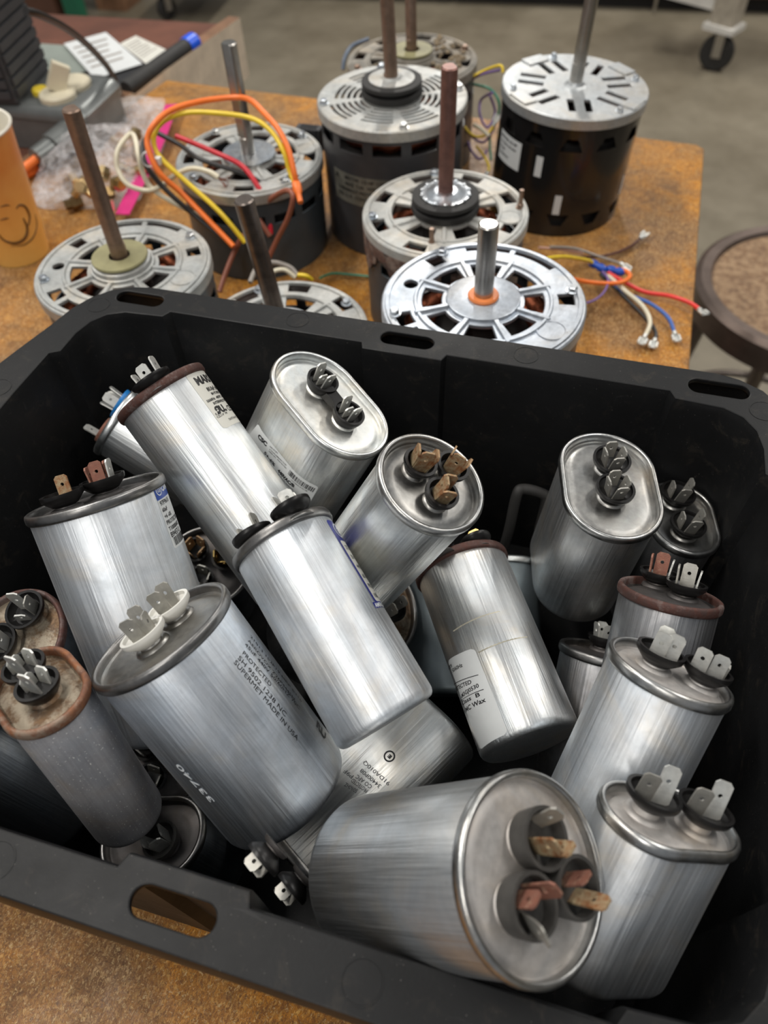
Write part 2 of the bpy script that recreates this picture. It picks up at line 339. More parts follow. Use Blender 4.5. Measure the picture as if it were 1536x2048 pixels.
class Can:
    """one capacitor: root at the middle of its base, local z towards the terminals"""
    def __init__(c, lid, axis, X, L, a, r, label, body='alu', rim='rim', lidm='lid', cat='capacitor', group='run capacitors in the black tote'):
        z = Vector(axis).normalized(); x = Vector(X); x = (x-z*x.dot(z)).normalized(); y = z.cross(x)
        o = Vector(lid)-z*L
        c.M = Matrix(((x.x, y.x, z.x, o.x), (x.y, y.y, z.y, o.y), (x.z, y.z, z.z, o.z), (0, 0, 0, 1)))
        c.I = c.M.inverted(); c.L, c.a, c.r = L, a, r
        c.root = empty('capacitor', c.M, label, cat, group)
        cr = [[(p[0], p[1], zz) for p in outline(a, rr)] for rr, zz in
              ((r-.0034, 0), (r-.0018, .0004), (r-.0007, .0014), (r-.0001, .0030), (r, .0045), (r, L-.0050), (r-.0004, L-.0044))]
        c.can = MB().loft(cr, cap0=True, cap1=True).obj('can', M[body], c.root, 40)
        rg = [[(p[0], p[1], zz) for p in outline(a, rr)] for rr, zz in
              ((r-.0006, L-.0050), (r+.0008, L-.0046), (r+.0013, L-.0036), (r+.0013, L-.0014), (r+.0009, L-.0004), (r+.0001, L), (r-.0008, L-.0002), (r-.0013, L-.0010), (r-.0014, L-.0030), (r-.0016, L-.0046))]
        c.rim = MB().loft(rg, loop=True).obj('seam_rim', M[rim], c.root, 60)
        mb = MB()
        lg = [[(p[0], p[1], zz) for p in outline(a, rr)] for rr, zz in
              ((r-.0012, L-.0032), (r-.0020, L-.0044), (r-.0030, L-.0043), (r-.0044, L-.0034), (r-.0070, L-.0031), (r-.0110, L-.0030))]
        mb.loft(lg, cap1=True); c.zl = L-.0030
        c.lidmb = mb; c.lidm = lidm; c.nt = 0
    def local_ray(c, u, v):
        return c.I @ CAM, (c.I.to_3x3() @ ray(u, v)).normalized()
    def plane(c, u, v, z):
        o, d = c.local_ray(u, v); t = (z-o.z)/d.z; return o+d*t
    def surf(c, u, v):
        o, d = c.local_ray(u, v); t = 0.08; best = (9, None)
        def f(p):
            dx = max(abs(p.x)-c.a, 0); return math.hypot(dx, p.y)-c.r
        while t < .8:
            p = o+d*t; q = f(p)
            if q < best[0]: best = (q, p)
            if q < 0: break
            t += .0003
        p = best[1]; r, a = c.r, c.a; q4 = pi*r/2
        if a > 1e-6 and abs(p.x) <= a: s = (q4+(a-p.x)) if p.y > 0 else (q4+2*a+2*q4+(p.x+a))
        elif p.x > 0 or a < 1e-6:
            ang = math.atan2(p.y, p.x-(a if a > 1e-6 else 0))
            if a < 1e-6: s = (ang % (2*pi))*r
            else: s = ang*r if ang >= 0 else 2*pi*r+4*a+ang*r
        else:
            ang = math.atan2(p.y, p.x+a) % (2*pi); s = q4+2*a+(ang-pi/2)*r
        return s, p.z
    def finish_lid(c):
        c.lid = c.lidmb.obj('lid', M[c.lidm], c.root, 50)
    def cup(c, x, y, r=.0088, cupm='cup', h=.0062, blades=((0, 0, 0),), bm='tin', rot=0, bh=.0085, stand=.0018, lift=0.0, flare=.55):
        """one terminal: flared insulating cup on an embossed ring, with its push-on blades as children"""
        z0 = c.zl
        c.lidmb.lathe([(r*.80, -.0004), (r*.72, .0010), (r*.60, .0014), (r*.50, .0013), (r*.46, stand+.001)], 28, Matrix.Translation((x, y, z0)))
        T = Matrix.Translation((x, y, z0+stand+lift)) @ Matrix.Rotation(rot, 4, 'Z')
        rb = r*flare
        cm = MB().lathe([(rb*.8, 0), (rb, .0004), (rb+(r-rb)*.45, h*.32), (r*.97, h*.62), (r, h*.80), (r, h), (r-.0013, h), (r-.0016, h*.75), (rb*.95, h*.42), (.0005, h*.36)], 32)
        cup = cm.obj('terminal_cup', M[cupm], c.root, 35); cup.matrix_local = T
        for b in blades:
            bx, by, ba = b[0], b[1], b[2]; tilt = b[3] if len(b) > 3 else 0; hh = (b[4] if len(b) > 4 else bh)*1.28; mat = b[5] if len(b) > 5 else bm
            o = link('terminal_blade', blade_mesh(hh, tilt), M[mat], cup, 30)
            o.matrix_local = Matrix.Translation((bx, by, h*.36)) @ Matrix.Rotation(R(ba), 4, 'Z')
        c.nt += 1
        return cup
    def cup_px(c, u, v, **k):
        h = k.get('h', .0062)+k.get('stand', .0018)
        p = c.plane(u, v, c.zl+h); return c.cup(p.x, p.y, **k)
    # things on the wall of the can, in developed coordinates
    def wrap(c, me, s0, z0, dirv, off, name, mat, parent):
        d = Vector(dirv).normalized(); n = Vector((-d.y, d.x))
        for v in me.vertices:
            s = s0+v.co.x*d.x+v.co.y*n.x; z = z0+v.co.x*d.y+v.co.y*n.y
            v.co = dev(c.a, c.r, s, z, off)
        return link(name, me, mat, parent)
    def text(c, body, p0, p1, size=None, capmm=None, mat='ink', bold=0.0, off=.00012, parent=None, fit=True, name='printed_text', font_w=1.0):
        s0, z0 = c.surf(*p0); s1, z1 = c.surf(*p1); P = 2*pi*c.r+4*c.a
        ds = (s1-s0+P/2) % P-P/2; dz = z1-z0; W_ = math.hypot(ds, dz)
        me = text_mesh(body, bold); xs = [v.co.x for v in me.vertices]; w = max(xs)-min(xs); x0 = min(xs)
        sy = capmm*.001/.70 if capmm else W_/w
        sx = (W_/w if fit else sy)*font_w
        for v in me.vertices: v.co.x = (v.co.x-x0)*sx; v.co.y *= sy
        return c.wrap(me, s0, z0, (ds, dz), off, name, M[mat], parent or c.can)
    def patch(c, pts, mat, off=.00006, name='label', parent=None, corner=.0, is_dev=False):
        """quad label given by four pixels (or s,z pairs), clockwise from its top left, bilinear grid"""
        P = 2*pi*c.r+4*c.a
        q = [Vector(p) if is_dev else Vector(c.surf(*p)) for p in pts]
        for k in (1, 2, 3): q[k].x = q[0].x+((q[k].x-q[0].x+P/2) % P-P/2)
        w = (q[1]-q[0]).length; h = (q[3]-q[0]).length
        nu = max(2, int(w/.0012)); vs = []; fs = []
        lp = rrect(0, 0, 1, 1, .0001) if corner <= 0 else None
        rows = []
        nv = 40 if corner > 0 else max(1, int(h/.02))
        for j in range(nv+1):
            y = j/nv; ins = 0
            if corner > 0:
                yy = min(y, 1-y)*h
                if yy < corner: ins = (corner-math.sqrt(max(0, corner**2-(corner-yy)**2)))/w
            rows.append([(ins+(1-2*ins)*i/nu, y) for i in range(nu+1)])
        for row in rows:
            for x, y in row:
                p = (q[0]*(1-x)+q[1]*x)*(1-y)+(q[3]*(1-x)+q[2]*x)*y
                vs.append(dev(c.a, c.r, p.x, p.y, off))
        for j in range(nv):
            for i in range(nu): a_ = j*(nu+1)+i; fs.append([a_, a_+1, a_+nu+2, a_+nu+1])
        me = bpy.data.meshes.new(name); me.from_pydata(vs, [], fs); me.update()
        return link(name, me, M[mat], parent or c.can, 40)
    def bars(c, p0, p1, hmm, parent=None, seed=1, mat='ink', n=34):
        s0, z0 = c.surf(*p0); s1, z1 = c.surf(*p1); P = 2*pi*c.r+4*c.a
        ds = (s1-s0+P/2) % P-P/2; dz = z1-z0; W_ = math.hypot(ds, dz)
        rg = random.Random(seed); mb = MB(); x = 0; u = W_/(n*2.6)
        while x < W_:
            w = u*rg.choice((1, 1, 2, 3)); mb.add([(x, 0, 0), (x+w, 0, 0), (x+w, hmm*.001, 0), (x, hmm*.001, 0)], [[0, 1, 2, 3]]); x += w+u*rg.choice((1, 1, 2))
        return c.wrap(mb.mesh('barcode'), s0, z0, (ds, dz), .00012, 'barcode', M[mat], parent or c.can)
def text_mesh(body, bold=0.0):
    cu = bpy.data.curves.new('text', 'FONT'); cu.body = body; cu.size = 1.0; cu.resolution_u = 3; cu.offset = bold+.012; cu.fill_mode = 'FRONT'
    ob = bpy.data.objects.new('text', cu); me = bpy.data.meshes.new_from_object(ob)
    bpy.data.objects.remove(ob); bpy.data.curves.remove(cu); return me
def blade_mesh(h=.0085, tilt=0, w=.0063, t=.0008):
    """push-on blade with chamfered tip and a small hole; TILT leans it outwards, in degrees"""
    c = .0012; hz = h*.62; hr = .0009
    o = [(w/2, hz), (w/2, h-c), (w/2-c, h), (-w/2+c, h), (-w/2, h-c), (-w/2, hz), (-w/2, 0), (w/2, 0)]
    i = [(hr*cos(a), hz+hr*sin(a)) for a in (0, R(45), R(75), R(105), R(135), R(180), R(240), R(300))]
    vs = []; fs = []; sh = math.tan(R(tilt))
    for y in (-t/2, t/2):
        for (x, z) in o+i: vs.append((x, y+sh*max(0, z-.002), z))
    for k in range(8):
        k2 = (k+1) % 8
        fs += [[k, k2, 8+k2, 8+k], [16+k2, 16+k, 24+k, 24+k2], [k, 16+k, 16+k2, k2], [8+k2, 24+k2, 24+k, 8+k]]
    fs.append([6, 7, 7+16, 6+16])
    me = bpy.data.meshes.new('terminal_blade'); me.from_pydata(vs, [], fs)
    bm = bmesh.new(); bm.from_mesh(me); bmesh.ops.recalc_face_normals(bm, faces=bm.faces); bm.to_mesh(me); bm.free()
    return me
# blade sets: (x, y, turn, outward lean, height)
PAIR = ((0, .0026, 0, 6), (0, -.0026, 180, 6))
QUAD = ((0, .0036, 0, 10), (0, -.0036, 180, 10), (.0040, 0, -90, 10), (-.0040, 0, 90, 10))
TRI = ((0, .0034, 0, 8), (.0038, -.001, -90, 8), (-.0038, -.001, 90, 8))

POSE = {
'D':((-0.1395, 0.1206, 0.1878),(-0.5603, 0.275, 0.7813),(0.8283, 0.186, 0.5286),0.0960,0.00000,0.03058),
'P':((-0.1762, 0.0872, 0.1852),(-0.2224, 0.193, 0.9557),(-0.835, 0.4683, -0.2889),0.0843,0.00742,0.01599),
'G':((-0.1082, 0.1774, 0.1884),(-0.7019, 0.6305, 0.3312),(0.7122, 0.6214, 0.3264),0.0916,0.00000,0.02267),
'C':((-0.203, 0.1808, 0.1855),(-0.3908, 0.5007, 0.7724),(0.9205, 0.2126, 0.328),0.1188,0.00000,0.03120),
'A':((-0.2009, 0.2471, 0.1915),(-0.6844, 0.394, 0.6135),(0.7291, 0.3698, 0.5759),0.1216,0.00000,0.02421),
'E':((-0.1186, 0.2756, 0.1763),(0.4396, 0.1335, 0.8882),(-0.7909, 0.5263, 0.3124),0.0948,0.01158,0.02456),
'F':((-0.0468, 0.2051, 0.212),(0.4324, 0.0333, 0.9011),(0.9017, -0.016, -0.4321),0.0891,0.00000,0.02350),
'J':((0.0307, 0.2772, 0.1516),(0.1001, 0.0511, 0.9937),(0.2182, -0.9755, 0.0282),0.0803,0.01150,0.02439),
'K':((0.0756, 0.2962, 0.1141),(0.1125, 0.1215, 0.9862),(0.1782, -0.9789, 0.1003),0.0793,0.00843,0.01824),
'L':((0.0625, 0.2135, 0.1571),(0.0036, 0.6593, 0.7519),(1.0, -0.0024, -0.0027),0.0880,0.00000,0.02185),
'M':((0.0611, 0.1645, 0.1742),(0.1806, 0.6287, 0.7564),(0.9836, -0.1155, -0.1389),0.1165,0.00000,0.02415),
'N':((0.0642, 0.1066, 0.1738),(0.161, 0.6338, 0.7565),(-0.8469, -0.3049, 0.4357),0.0673,0.00855,0.01736),
'O':((0.0206, 0.0698, 0.1923),(0.6377, -0.0069, 0.7703),(0.7703, 0.0057, -0.6377),0.0927,0.00000,0.03081),
'I':((-0.0378, 0.2372, 0.1071),(-0.5284, 0.8439, 0.0925),(0.849, 0.5253, 0.0576),0.1020,0.00000,0.02490),
'H':((-0.0826, 0.2118, 0.09),(0.5904, 0.0341, 0.8064),(0.8071, -0.025, -0.5898),0.0700,0.00000,0.03140),
'Q':((-0.2324, 0.1206, 0.1375),(-0.1448, -0.1968, 0.9697),(0.9895, -0.0288, 0.1419),0.0830,0.00000,0.02586),
'T':((-0.1471, 0.0664, 0.0851),(-0.2824, -0.0504, 0.958),(0.9391, 0.1896, 0.2868),0.0491,0.00834,0.01804),
'B':((-0.2661, 0.2775, 0.1253),(-0.8397, 0.0437, 0.5413),(0.543, 0.0676, 0.837),0.0812,0.00000,0.02241),
'W':((0.046, 0.2178, 0.086),(-0.0009, 0.7588, 0.6513),(1.0, 0.0007, 0.0006),0.0735,0.00000,0.02281),
'X':((-0.0381, 0.2717, 0.06),(-0.2561, 0.8898, 0.3778),(0.9586, 0.2842, -0.0198),0.0794,0.01600,0.02540),
'V':((-0.0887, 0.0809, 0.0566),(-0.505, -0.8577, -0.0966),(-0.8602, 0.5093, -0.0249),0.1024,0.01137,0.02115),
'S':((-0.2585, 0.0821, 0.0901),(-0.6586, 0.0485, 0.7509),(0.7525, 0.0424, 0.6573),0.0727,0.00000,0.02524),
'Y':((-0.1873, 0.2182, 0.0795),(0.1921, -0.2123, 0.9581),(0.9814, 0.0416, -0.1875),0.0711,0.00000,0.02460),
'AA':((-0.1677, 0.1061, 0.0647),(0.2298, -0.1078, 0.9673),(0.9732, 0.0254, -0.2284),0.0560,0.00000,0.02460),
}
def can(key, label, **k):
    C_, z_, X_, L_, a_, r_ = POSE[key]
    if 'L' in k: L_ = k.pop('L')
    return Can(C_, z_, X_, L_, a_, r_, label, **k)

# --- front, lying with its three-terminal lid turned to the viewer
c = can('O', 'large round capacitor lying at the front, three rusty terminals in worn grey cups', body='alu_grey', rim='rim', lidm='lid_dust')
c.cup_px(1094, 1676, r=.0098, cupm='cup_worn', h=.0085, flare=.9, rot=R(-25), bm='tin_rust', blades=((0, -.003, 180, 4, .010), (.0045, .001, -90, 8, .009), (-.003, .004, 20, 20, .008, 'tin_dirty')))
c.cup_px(1160, 1775, r=.0098, cupm='cup_worn', h=.0085, flare=.9, rot=R(60), bm='tin_rust', blades=((0, .003, 0, 4, .009, 'copper_rust'), (0, -.003, 180, 16, .010)))
c.cup_px(1072, 1812, r=.0098, cupm='cup_worn', h=.0085, flare=.9, rot=R(-20), bm='copper_rust', blades=((-.001, .004, 0, 6, .010), (.003, -.003, 160, 30, .0115, 'tin_dirty'), (-.004, -.001, 90, 0, .008)))
c.finish_lid()
# --- white-cupped one at left centre
c = can('D', 'large silver capacitor with two white terminal cups and dotted black printing', body='alu_blue', rim='rim_grey', lidm='lid_grey')
c.cup_px(282, 1262, r=.0098, cupm='cup_white', h=.0062, flare=.55, rot=R(20), bm='tin_dirty', blades=((0, .0040, 0, 8, .010), (0, -.0040, 180, 8, .010), (.004, 0, -90, 8, .008)))
c.cup_px(334, 1208, r=.0098, cupm='cup_white', h=.0062, flare=.55, rot=R(20), bm='tin_dirty', blades=((0, .0040, 0, 8, .009), (0, -.0040, 180, 8, .010)))
c.finish_lid()
for s_, a_, b_, k_ in (('21013 152P19 MRP B316', (500, 1274), (603, 1405), 1.5), ('AEROVOX Z26P4445M', (495, 1282), (588, 1402), 1.5), ('45uF 440V 50/60HZ 70C', (489, 1290), (598, 1420), 1.6),
                       ('PROTECTED', (484, 1308), (540, 1374), 1.9), ('SH 9502 1238 NC', (475, 1317), (570, 1434), 1.9), ('SUPERMET MADE IN USA', (467, 1326), (593, 1482), 1.9)):
    c.text(s_, a_, b_, capmm=k_, bold=-.012, mat='ink')
c.text('RU', (632, 1452), (650, 1480), capmm=5, mat='ink', bold=.03, name='printed_mark')
c.text('33740', (430, 1602), (358, 1527), capmm=2.6, mat='ink_white', name='scratched_number')
# --- centre, blank with a blue-edged label on its right
c = can('G', 'blank sided capacitor across the middle with a blue bordered label at its right edge', body='alu', rim='rim_grey', lidm='lid_grey')
c.cup_px(579, 1012, r=.0092, cupm='cup', h=.0058, rot=R(80), bm='tin', blades=((0, .0034, 0, 5, .0085), (.003, -.002, 60, 8, .007), (-.003, -.002, -60, 8, .008)))
c.cup_px(503, 1066, r=.0092, cupm='cup', h=.0058, rot=R(80), bm='tin_dirty', blades=((0, .0036, 0, 5, .0065), (.0, -.0036, 180, 5, .0085)))
c.finish_lid()
s0, z0 = c.surf(651, 1040); s1, z1 = c.surf(748, 1206)
lb = c.patch([(s0, z0), (s0+.030, z0), (s0+.030, z1), (s0, z1)], 'label_navy', is_dev=True, corner=.001)
wh = c.patch([(s0+.0016, z0-.0105), (s0+.029, z0-.0105), (s0+.029, z1+.0005), (s0+.0016, z1+.0005)], 'paper', is_dev=True, off=.0001, corner=.0008, name='label_field', parent=lb)
def dev_text(c, body, s, z, size, mat, parent, d=(1, 0), bold=0, name='printed_text', width=None, off=.00016):
    me = text_mesh(body, bold); x0 = min(v.co.x for v in me.vertices); w = max(v.co.x for v in me.vertices)-x0
    sx = width/w if width else size
    for v in me.vertices: v.co.x = (v.co.x-x0)*sx; v.co.y *= size
    return c.wrap(me, s, z, d, off, name, M[mat], parent)
def dev_ring(c, s, z, r0, r1, mat, parent, name='round_mark', sq=1.0):
    mb = MB(); mb.loft([[(r0*cos(2*pi*j/32), sq*r0*sin(2*pi*j/32), 0) for j in range(32)], [(r1*cos(2*pi*j/32), sq*r1*sin(2*pi*j/32), 0) for j in range(32)]])
    return c.wrap(mb.mesh(name), s, z, (1, 0), .00018, name, M[mat], parent)
dev_ring(c, s0+.0065, z0-.0050, .0030, .0036, 'ink_white', lb)
dev_text(c, 'G', s0+.0052, z0-.0064, .0042, 'ink_white', lb)
for i, tx in enumerate(('27L1234 5P10', '35+5 MFD', '440 VAC', '60 HZ', 'PROTECTED', '10000 AFC', 'OIL FILLED')):
    dev_text(c, tx, s0+.003, z0-.015-.0048*i, .0030, 'ink_faded', lb)
s2, z2 = c.surf(752, 1209)
c.patch([(s2-.002, z2+.0012), (s2+.024, z2+.0012), (s2+.024, z2-.0016), (s2-.002, z2-.0016)], 'label_navy', is_dev=True, name='torn_label_strip', parent=lb)
dev_text(c, 'AMERICA', s2-.0016, z2-.0012, .0026, 'ink_white', lb, bold=.02)
# --- left, tall with a blue-headed label
c = can('C', 'large capacitor tilted at the left with a blue headed label under its rim', body='alu', rim='rim_grey', lidm='lid_dark')
c.cup_px(122, 985, r=.0100, cupm='cup', h=.0064, rot=R(15), bm='tin_rust', blades=((0, .0042, 0, 3, .0090), ), flare=.6)
c.cup_px(203, 955, r=.0108, cupm='cup', h=.0066, rot=R(15), bm='copper_rust', flare=.6, blades=((0, -.003, 0, 2, .010), (.0046, 0, -90, 6, .0095, 'tin'), (-.0046, 0, 90, 6, .0085), (.002, .004, -80, 0, .009)))
c.finish_lid()
sa, za = c.surf(303, 970); zb = za-.0315
lb = c.patch([(sa, za), (sa+.024, za), (sa+.024, zb), (sa, zb)], 'paper_white', is_dev=True, corner=.001)
c.patch([(sa, za), (sa+.024, za), (sa+.024, za-.0078), (sa, za-.0078)], 'label_blue', is_dev=True, off=.0001, name='label_header', parent=lb)
dev_ring(c, sa+.0038, za-.0036, .0021, .0026, 'ink_white', lb); dev_text(c, 'GE', sa+.0024, za-.0045, .0025, 'ink_white', lb)
dev_text(c, 'CAPACITOR', sa+.0072, za-.0050, .0036, 'ink_white', lb, bold=.03)
for i, (tx, sz) in enumerate((('97F9615', .0030), ('60uF', .0026), ('+6 -6%', .0026), ('PROTECTED', .0028), ('T10000AFC', .0027), ('B9457-3', .0034))):
    dev_text(c, tx, sa+.0012, za-.0106-.0031*i, sz, 'ink', lb, bold=.01)
mb = MB(); x = 0; rg = random.Random(3)
while x < .020: w = .00028*rg.choice((1, 2, 3)); mb.add([(x, 0, 0), (x+w, 0, 0), (x+w, .0040, 0), (x, .0040, 0)], [[0, 1, 2, 3]]); x += w+.0004
c.wrap(mb.mesh('barcode'), sa+.002, zb+.001, (1, 0), .00012, 'barcode', M['ink'], lb)
# --- upper left with the rusted rim
c = can('A', 'long silver capacitor with a dark rusted rim and an 80.0 uF paper label', body='alu_bright', rim='rim_rust', lidm='lid_dark')
c.cup_px(300, 757, r=.0105, cupm='cup', h=.0052, rot=R(10), bm='tin', flare=.65, blades=((0, -.002, 0, 2, .0085), (.0058, 0, -90, 6, .0090), (-.0054, 0, 90, 6, .0075), (.004, .004, -80, 4, .005)))
c.finish_lid()
sa, za = c.surf(369, 750); sb, zb = c.surf(443, 862)
lb = c.patch([(sa, za), (sa+.040, za), (sa+.040, zb), (sa, zb)], 'paper', is_dev=True, corner=.0022)
# text runs round the can; positions measured on the label
for tx, p, cap, b in (('MARS', (396, 771), 4.2, .03), ('80.0\u00b5F \u00b16%', (416, 783), 2.1, .01), ('BH P2 SERIES  370/440V', (424, 790), 1.3, .02), ('50/60Hz  -40/70\u00b0C  10000AFC', (415, 806), 1.35, .02), ('INTERNALLY PROTECTED', (428, 810), 1.4, .02),
                     ('c', (432, 831), 1.6, .02), ('C22.2 N\u00b0 190', (435, 837), 1.1, 0), ('DATE No 0712', (459, 841), 1.2, 0)):
    s_, z_ = c.surf(*p); dev_text(c, tx, s_, z_, cap*.001/.70, 'ink', lb, bold=b)
s_, z_ = c.surf(435, 829); me = text_mesh('RU', .04)
dev_text(c, '\u042fU', s_, z_, .0052, 'ink', lb, bold=.05, name='printed_mark')
s_, z_ = c.surf(451, 822); dev_text(c, 'us', s_, z_, .0022, 'ink', lb, bold=.03); dev_text(c, 'CE', s_+.0034, z_-.0006, .0046, 'ink', lb, name='printed_mark')
# --- behind it, blue cup
c = can('B', 'half hidden capacitor at the far left with a blue terminal cup', body='alu_bright', rim='rim_clean', lidm='lid_rust')
c.cup_px(238, 806, r=.0100, cupm='cup_blue', h=.0045, rot=R(40), bm='tin', flare=.9, bh=.0095, blades=((0, .0030, 0, 3), (0, -.0036, 180, 3), (.0048, 0, -90, 5), (-.0048, 0, 90, 5)))
c.cup_px(204, 858, r=.0082, cupm='copper_rust', h=.0040, rot=R(20), bm='tin', flare=.9, blades=((-.004, 0, 90, 4, .0095),))
c.finish_lid()
# --- clean oval with double bushing
c = can('E', 'clean bright oval capacitor with a black figure eight bushing and barcode label', body='alu_warm', rim='rim_clean', lidm='lid_clean')
p1 = c.plane(648, 757, c.zl+.0085); p2 = c.plane(700, 822, c.zl+.0085)
dd = (p2-p1); dd.z = 0; ang = math.atan2(dd.y, dd.x)
for q in (p1, p2):
    c.cup(q.x, q.y, r=.0088, cupm='cup', h=.0060, flare=.8, rot=ang+R(90), bm='tin', bh=.0085, blades=((.0, .0036, 0, 10), (.0, -.0032, 180, 4), (.0, .0005, 0, 2, .005)))
mid = (p1+p2)/2; bb = MB(); bb.box(-dd.length/2+.005, -.0036, 0, dd.length/2-.005, .0036, .0045)
o = bb.obj('bushing_bridge', M['cup'], c.root); o.matrix_local = Matrix.Translation((mid.x, mid.y, c.zl+.0022)) @ Matrix.Rotation(ang, 4, 'Z')
c.finish_lid()
lb = c.patch([(517, 847), (638, 973), (617, 1010), (497, 872)], 'paper_white', corner=.0018)
for tx, a_, b_, cap, bo in (('CSC', (516, 874), (533, 893), 2.6, .05), ('NO PCB\'S', (540, 894), (556, 908), 1.0, .0), ('A NONFLAMMABLE FLUID', (539, 899), (573, 932), .9, .0), ('10000 AFC  PROTECTED', (538, 903), (573, 938), .9, 0),
                           ('5+-6%', (528, 906), (549, 933), 1.9, .03), ('440VAC/B', (555, 942), (588, 975), 2.1, .04), ('OIL RELATED PRODUCTS', (556, 948), (586, 981), .9, 0), ('CSC0041210128', (582, 960), (614, 983), .9, 0)):
    c.text(tx, a_, b_, capmm=cap, bold=bo, parent=lb)
c.bars((576, 947), (626, 984), 3.6, parent=lb)
# --- three-terminal round, back centre
c = can('F', 'round capacitor at the back centre with three black cups of brown corroded blades', body='alu_warm', rim='rim', lidm='lid_grey')
for u, v, rr in ((843, 922, 20), (908, 930, -10), (886, 984, -70)):
    c.cup_px(u, v, r=.0075, cupm='cup', h=.0058, rot=R(rr), bm='tin_rust', flare=.7, bh=.0085, blades=((0, -.0025, 0, 4, .0095), (.003, 0, -90, 10), (-.003, .001, 90, 6)))
c.finish_lid()
# --- oval at right back
c = can('J', 'large oval capacitor standing free at the right rear, two cups set close together', body='alu_grey', rim='rim', lidm='lid_grey')
for u, v in ((1225, 917), (1232, 975)):
    c.cup_px(u, v, r=.0100, cupm='cup', h=.0060, rot=R(12), bm='tin_dirty', flare=.6, blades=((0, .0040, 0, 8, .0080), (0, -.0038, 180, 12, .0085), (.0046, 0, -90, 12, .0085), (-.0046, 0, 90, 4, .0085)))
c.finish_lid()
# --- small oval in the right corner
c = can('K', 'small dark oval capacitor in the right rear corner, partly behind the larger oval', body='alu_mottled', rim='rim', lidm='lid_grey')
for u, v in ((1358, 984), (1378, 1046)):
    c.cup_px(u, v, r=.0098, cupm='cup', h=.0060, rot=R(5), bm='tin_dirty', flare=.6, blades=((-.001, .0040, 0, 6, .010), (.0046, 0, -90, 14, .0100), (-.001, -.0042, 180, 2, .0075)))
c.finish_lid()
# --- rust-rimmed round behind the right ones
c = can('L', 'mottled capacitor with a brown rusted rim, below the small dark oval at the right', body='alu_mottled', rim='rim_rust', lidm='lid_dark')
for u, v, m in ((1320, 1142, 'copper_rust'), (1374, 1165, 'tin_dirty')):
    c.cup_px(u, v, r=.0092, cupm='cup', h=.0056, rot=R(-12), bm=m, flare=.6, blades=((-.0042, 0, 90, 4, .0085), (.0042, 0, -90, 6, .0080, 'tin'), (0, .002, 0, 3, .0095)))
c.finish_lid()
# --- right, four bright blades
c = can('M', 'round capacitor at the right with grimy fluffy black cups and bright tall blades', body='alu', rim='rim', lidm='lid_dust')
c.cup_px(1324, 1298, r=.0098, cupm='cup', h=.0066, rot=R(-14), bm='tin', flare=.55, bh=.0098, blades=((-.0010, -.0036, 180, 6, .0095), (.0038, -.0028, 180, 6, .0105), (-.001, .0034, 0, 6), (.0046, .003, -60, 6, .0085)))
c.cup_px(1418, 1335, r=.0098, cupm='cup', h=.0066, rot=R(-10), bm='tin', flare=.55, bh=.0088, blades=((-.0036, -.001, 170, 4), (.0030, .000, 185, 6), (.0052, .003, -70, 8, .0065, 'tin_dirty')))
c.finish_lid()
# --- bottom right oval
c = can('N', 'oval capacitor in the right front corner with a dished tan lid', body='alu', rim='rim', lidm='lid_dust')
for u, v in ((1310, 1584), (1413, 1613)):
    c.cup_px(u, v, r=.0100, cupm='cup', h=.0062, stand=.0032, rot=R(-8), bm='tin', flare=.55, blades=((-.0030, .0006, 160, 6, .0115), (.0042, .0, -20, 16, .0095, 'tin_dirty')))
c.finish_lid()
# --- taped can
c = can('I', 'silver capacitor with a patch of old glue above a white paper label', body='alu_bright', rim='rim_rust', lidm='lid_dark')
c.cup_px(876, 1088, r=.0085, cupm='cup', h=.0052, rot=R(70), bm='tin_rust', flare=.6, blades=((0, .003, 0, 2, .0070), (.0038, -.001, -90, 6, .006)))
c.cup_px(950, 1078, r=.0085, cupm='cup', h=.0052, rot=R(70), bm='brass', flare=.6, blades=((.004, .0, -90, 0, .0085),))
c.finish_lid()
c.patch([(906, 1262), (998, 1222), (1055, 1275), (958, 1306)], 'glue', name='glue_residue')
lb = c.patch([(896, 1322), (949, 1296), (1017, 1466), (962, 1500)], 'paper_white', corner=.0020)
for tx, a_, b_, cap in (('CAPACITOR', (897, 1343), (905, 1333), 1.5), ('50/60Hz', (906, 1345), (926, 1333), 1.8), ('PROTECTED', (912, 1384), (944, 1367), 1.9), ('-M3GJ0530', (924, 1397), (959, 1374), 1.9), ('Class  B', (926, 1411), (961, 1392), 1.9), ('+ MC Wax', (931, 1428), (973, 1403), 2.2)):
    c.text(tx, a_, b_, capmm=cap, bold=.01, parent=lb)
for a_, b_, d_, e_ in (((908, 1369), (957, 1349), (957, 1350.5), (908, 1370.5)), ((922, 1402), (968, 1378), (968, 1379.5), (922, 1403.5))):
    c.patch([a_, b_, d_, e_], 'ink', off=.00014, name='printed_rule', parent=lb)
c.bars((959, 1499), (944, 1462), 3.5, parent=lb, seed=5, n=26)
# --- rusty small oval at the left
c = can('P', 'small purple grey oval capacitor with an orange rusted rim and lid, left foreground', body='alu_dull', rim='rim_orange', lidm='lid_rust')
p1 = c.plane(45, 1330, c.zl+.0075); p2 = c.plane(72, 1366, c.zl+.0075)
for q in (p1, p2):
    c.cup(q.x, q.y, r=.0088, cupm='cup', h=.0056, flare=.75, rot=R(25), bm='tin', blades=((0, .0018, 0, 6, .0090), (0, -.0034, 180, 14, .0060), (.0042, 0, -90, 8, .0050)))
c.finish_lid()
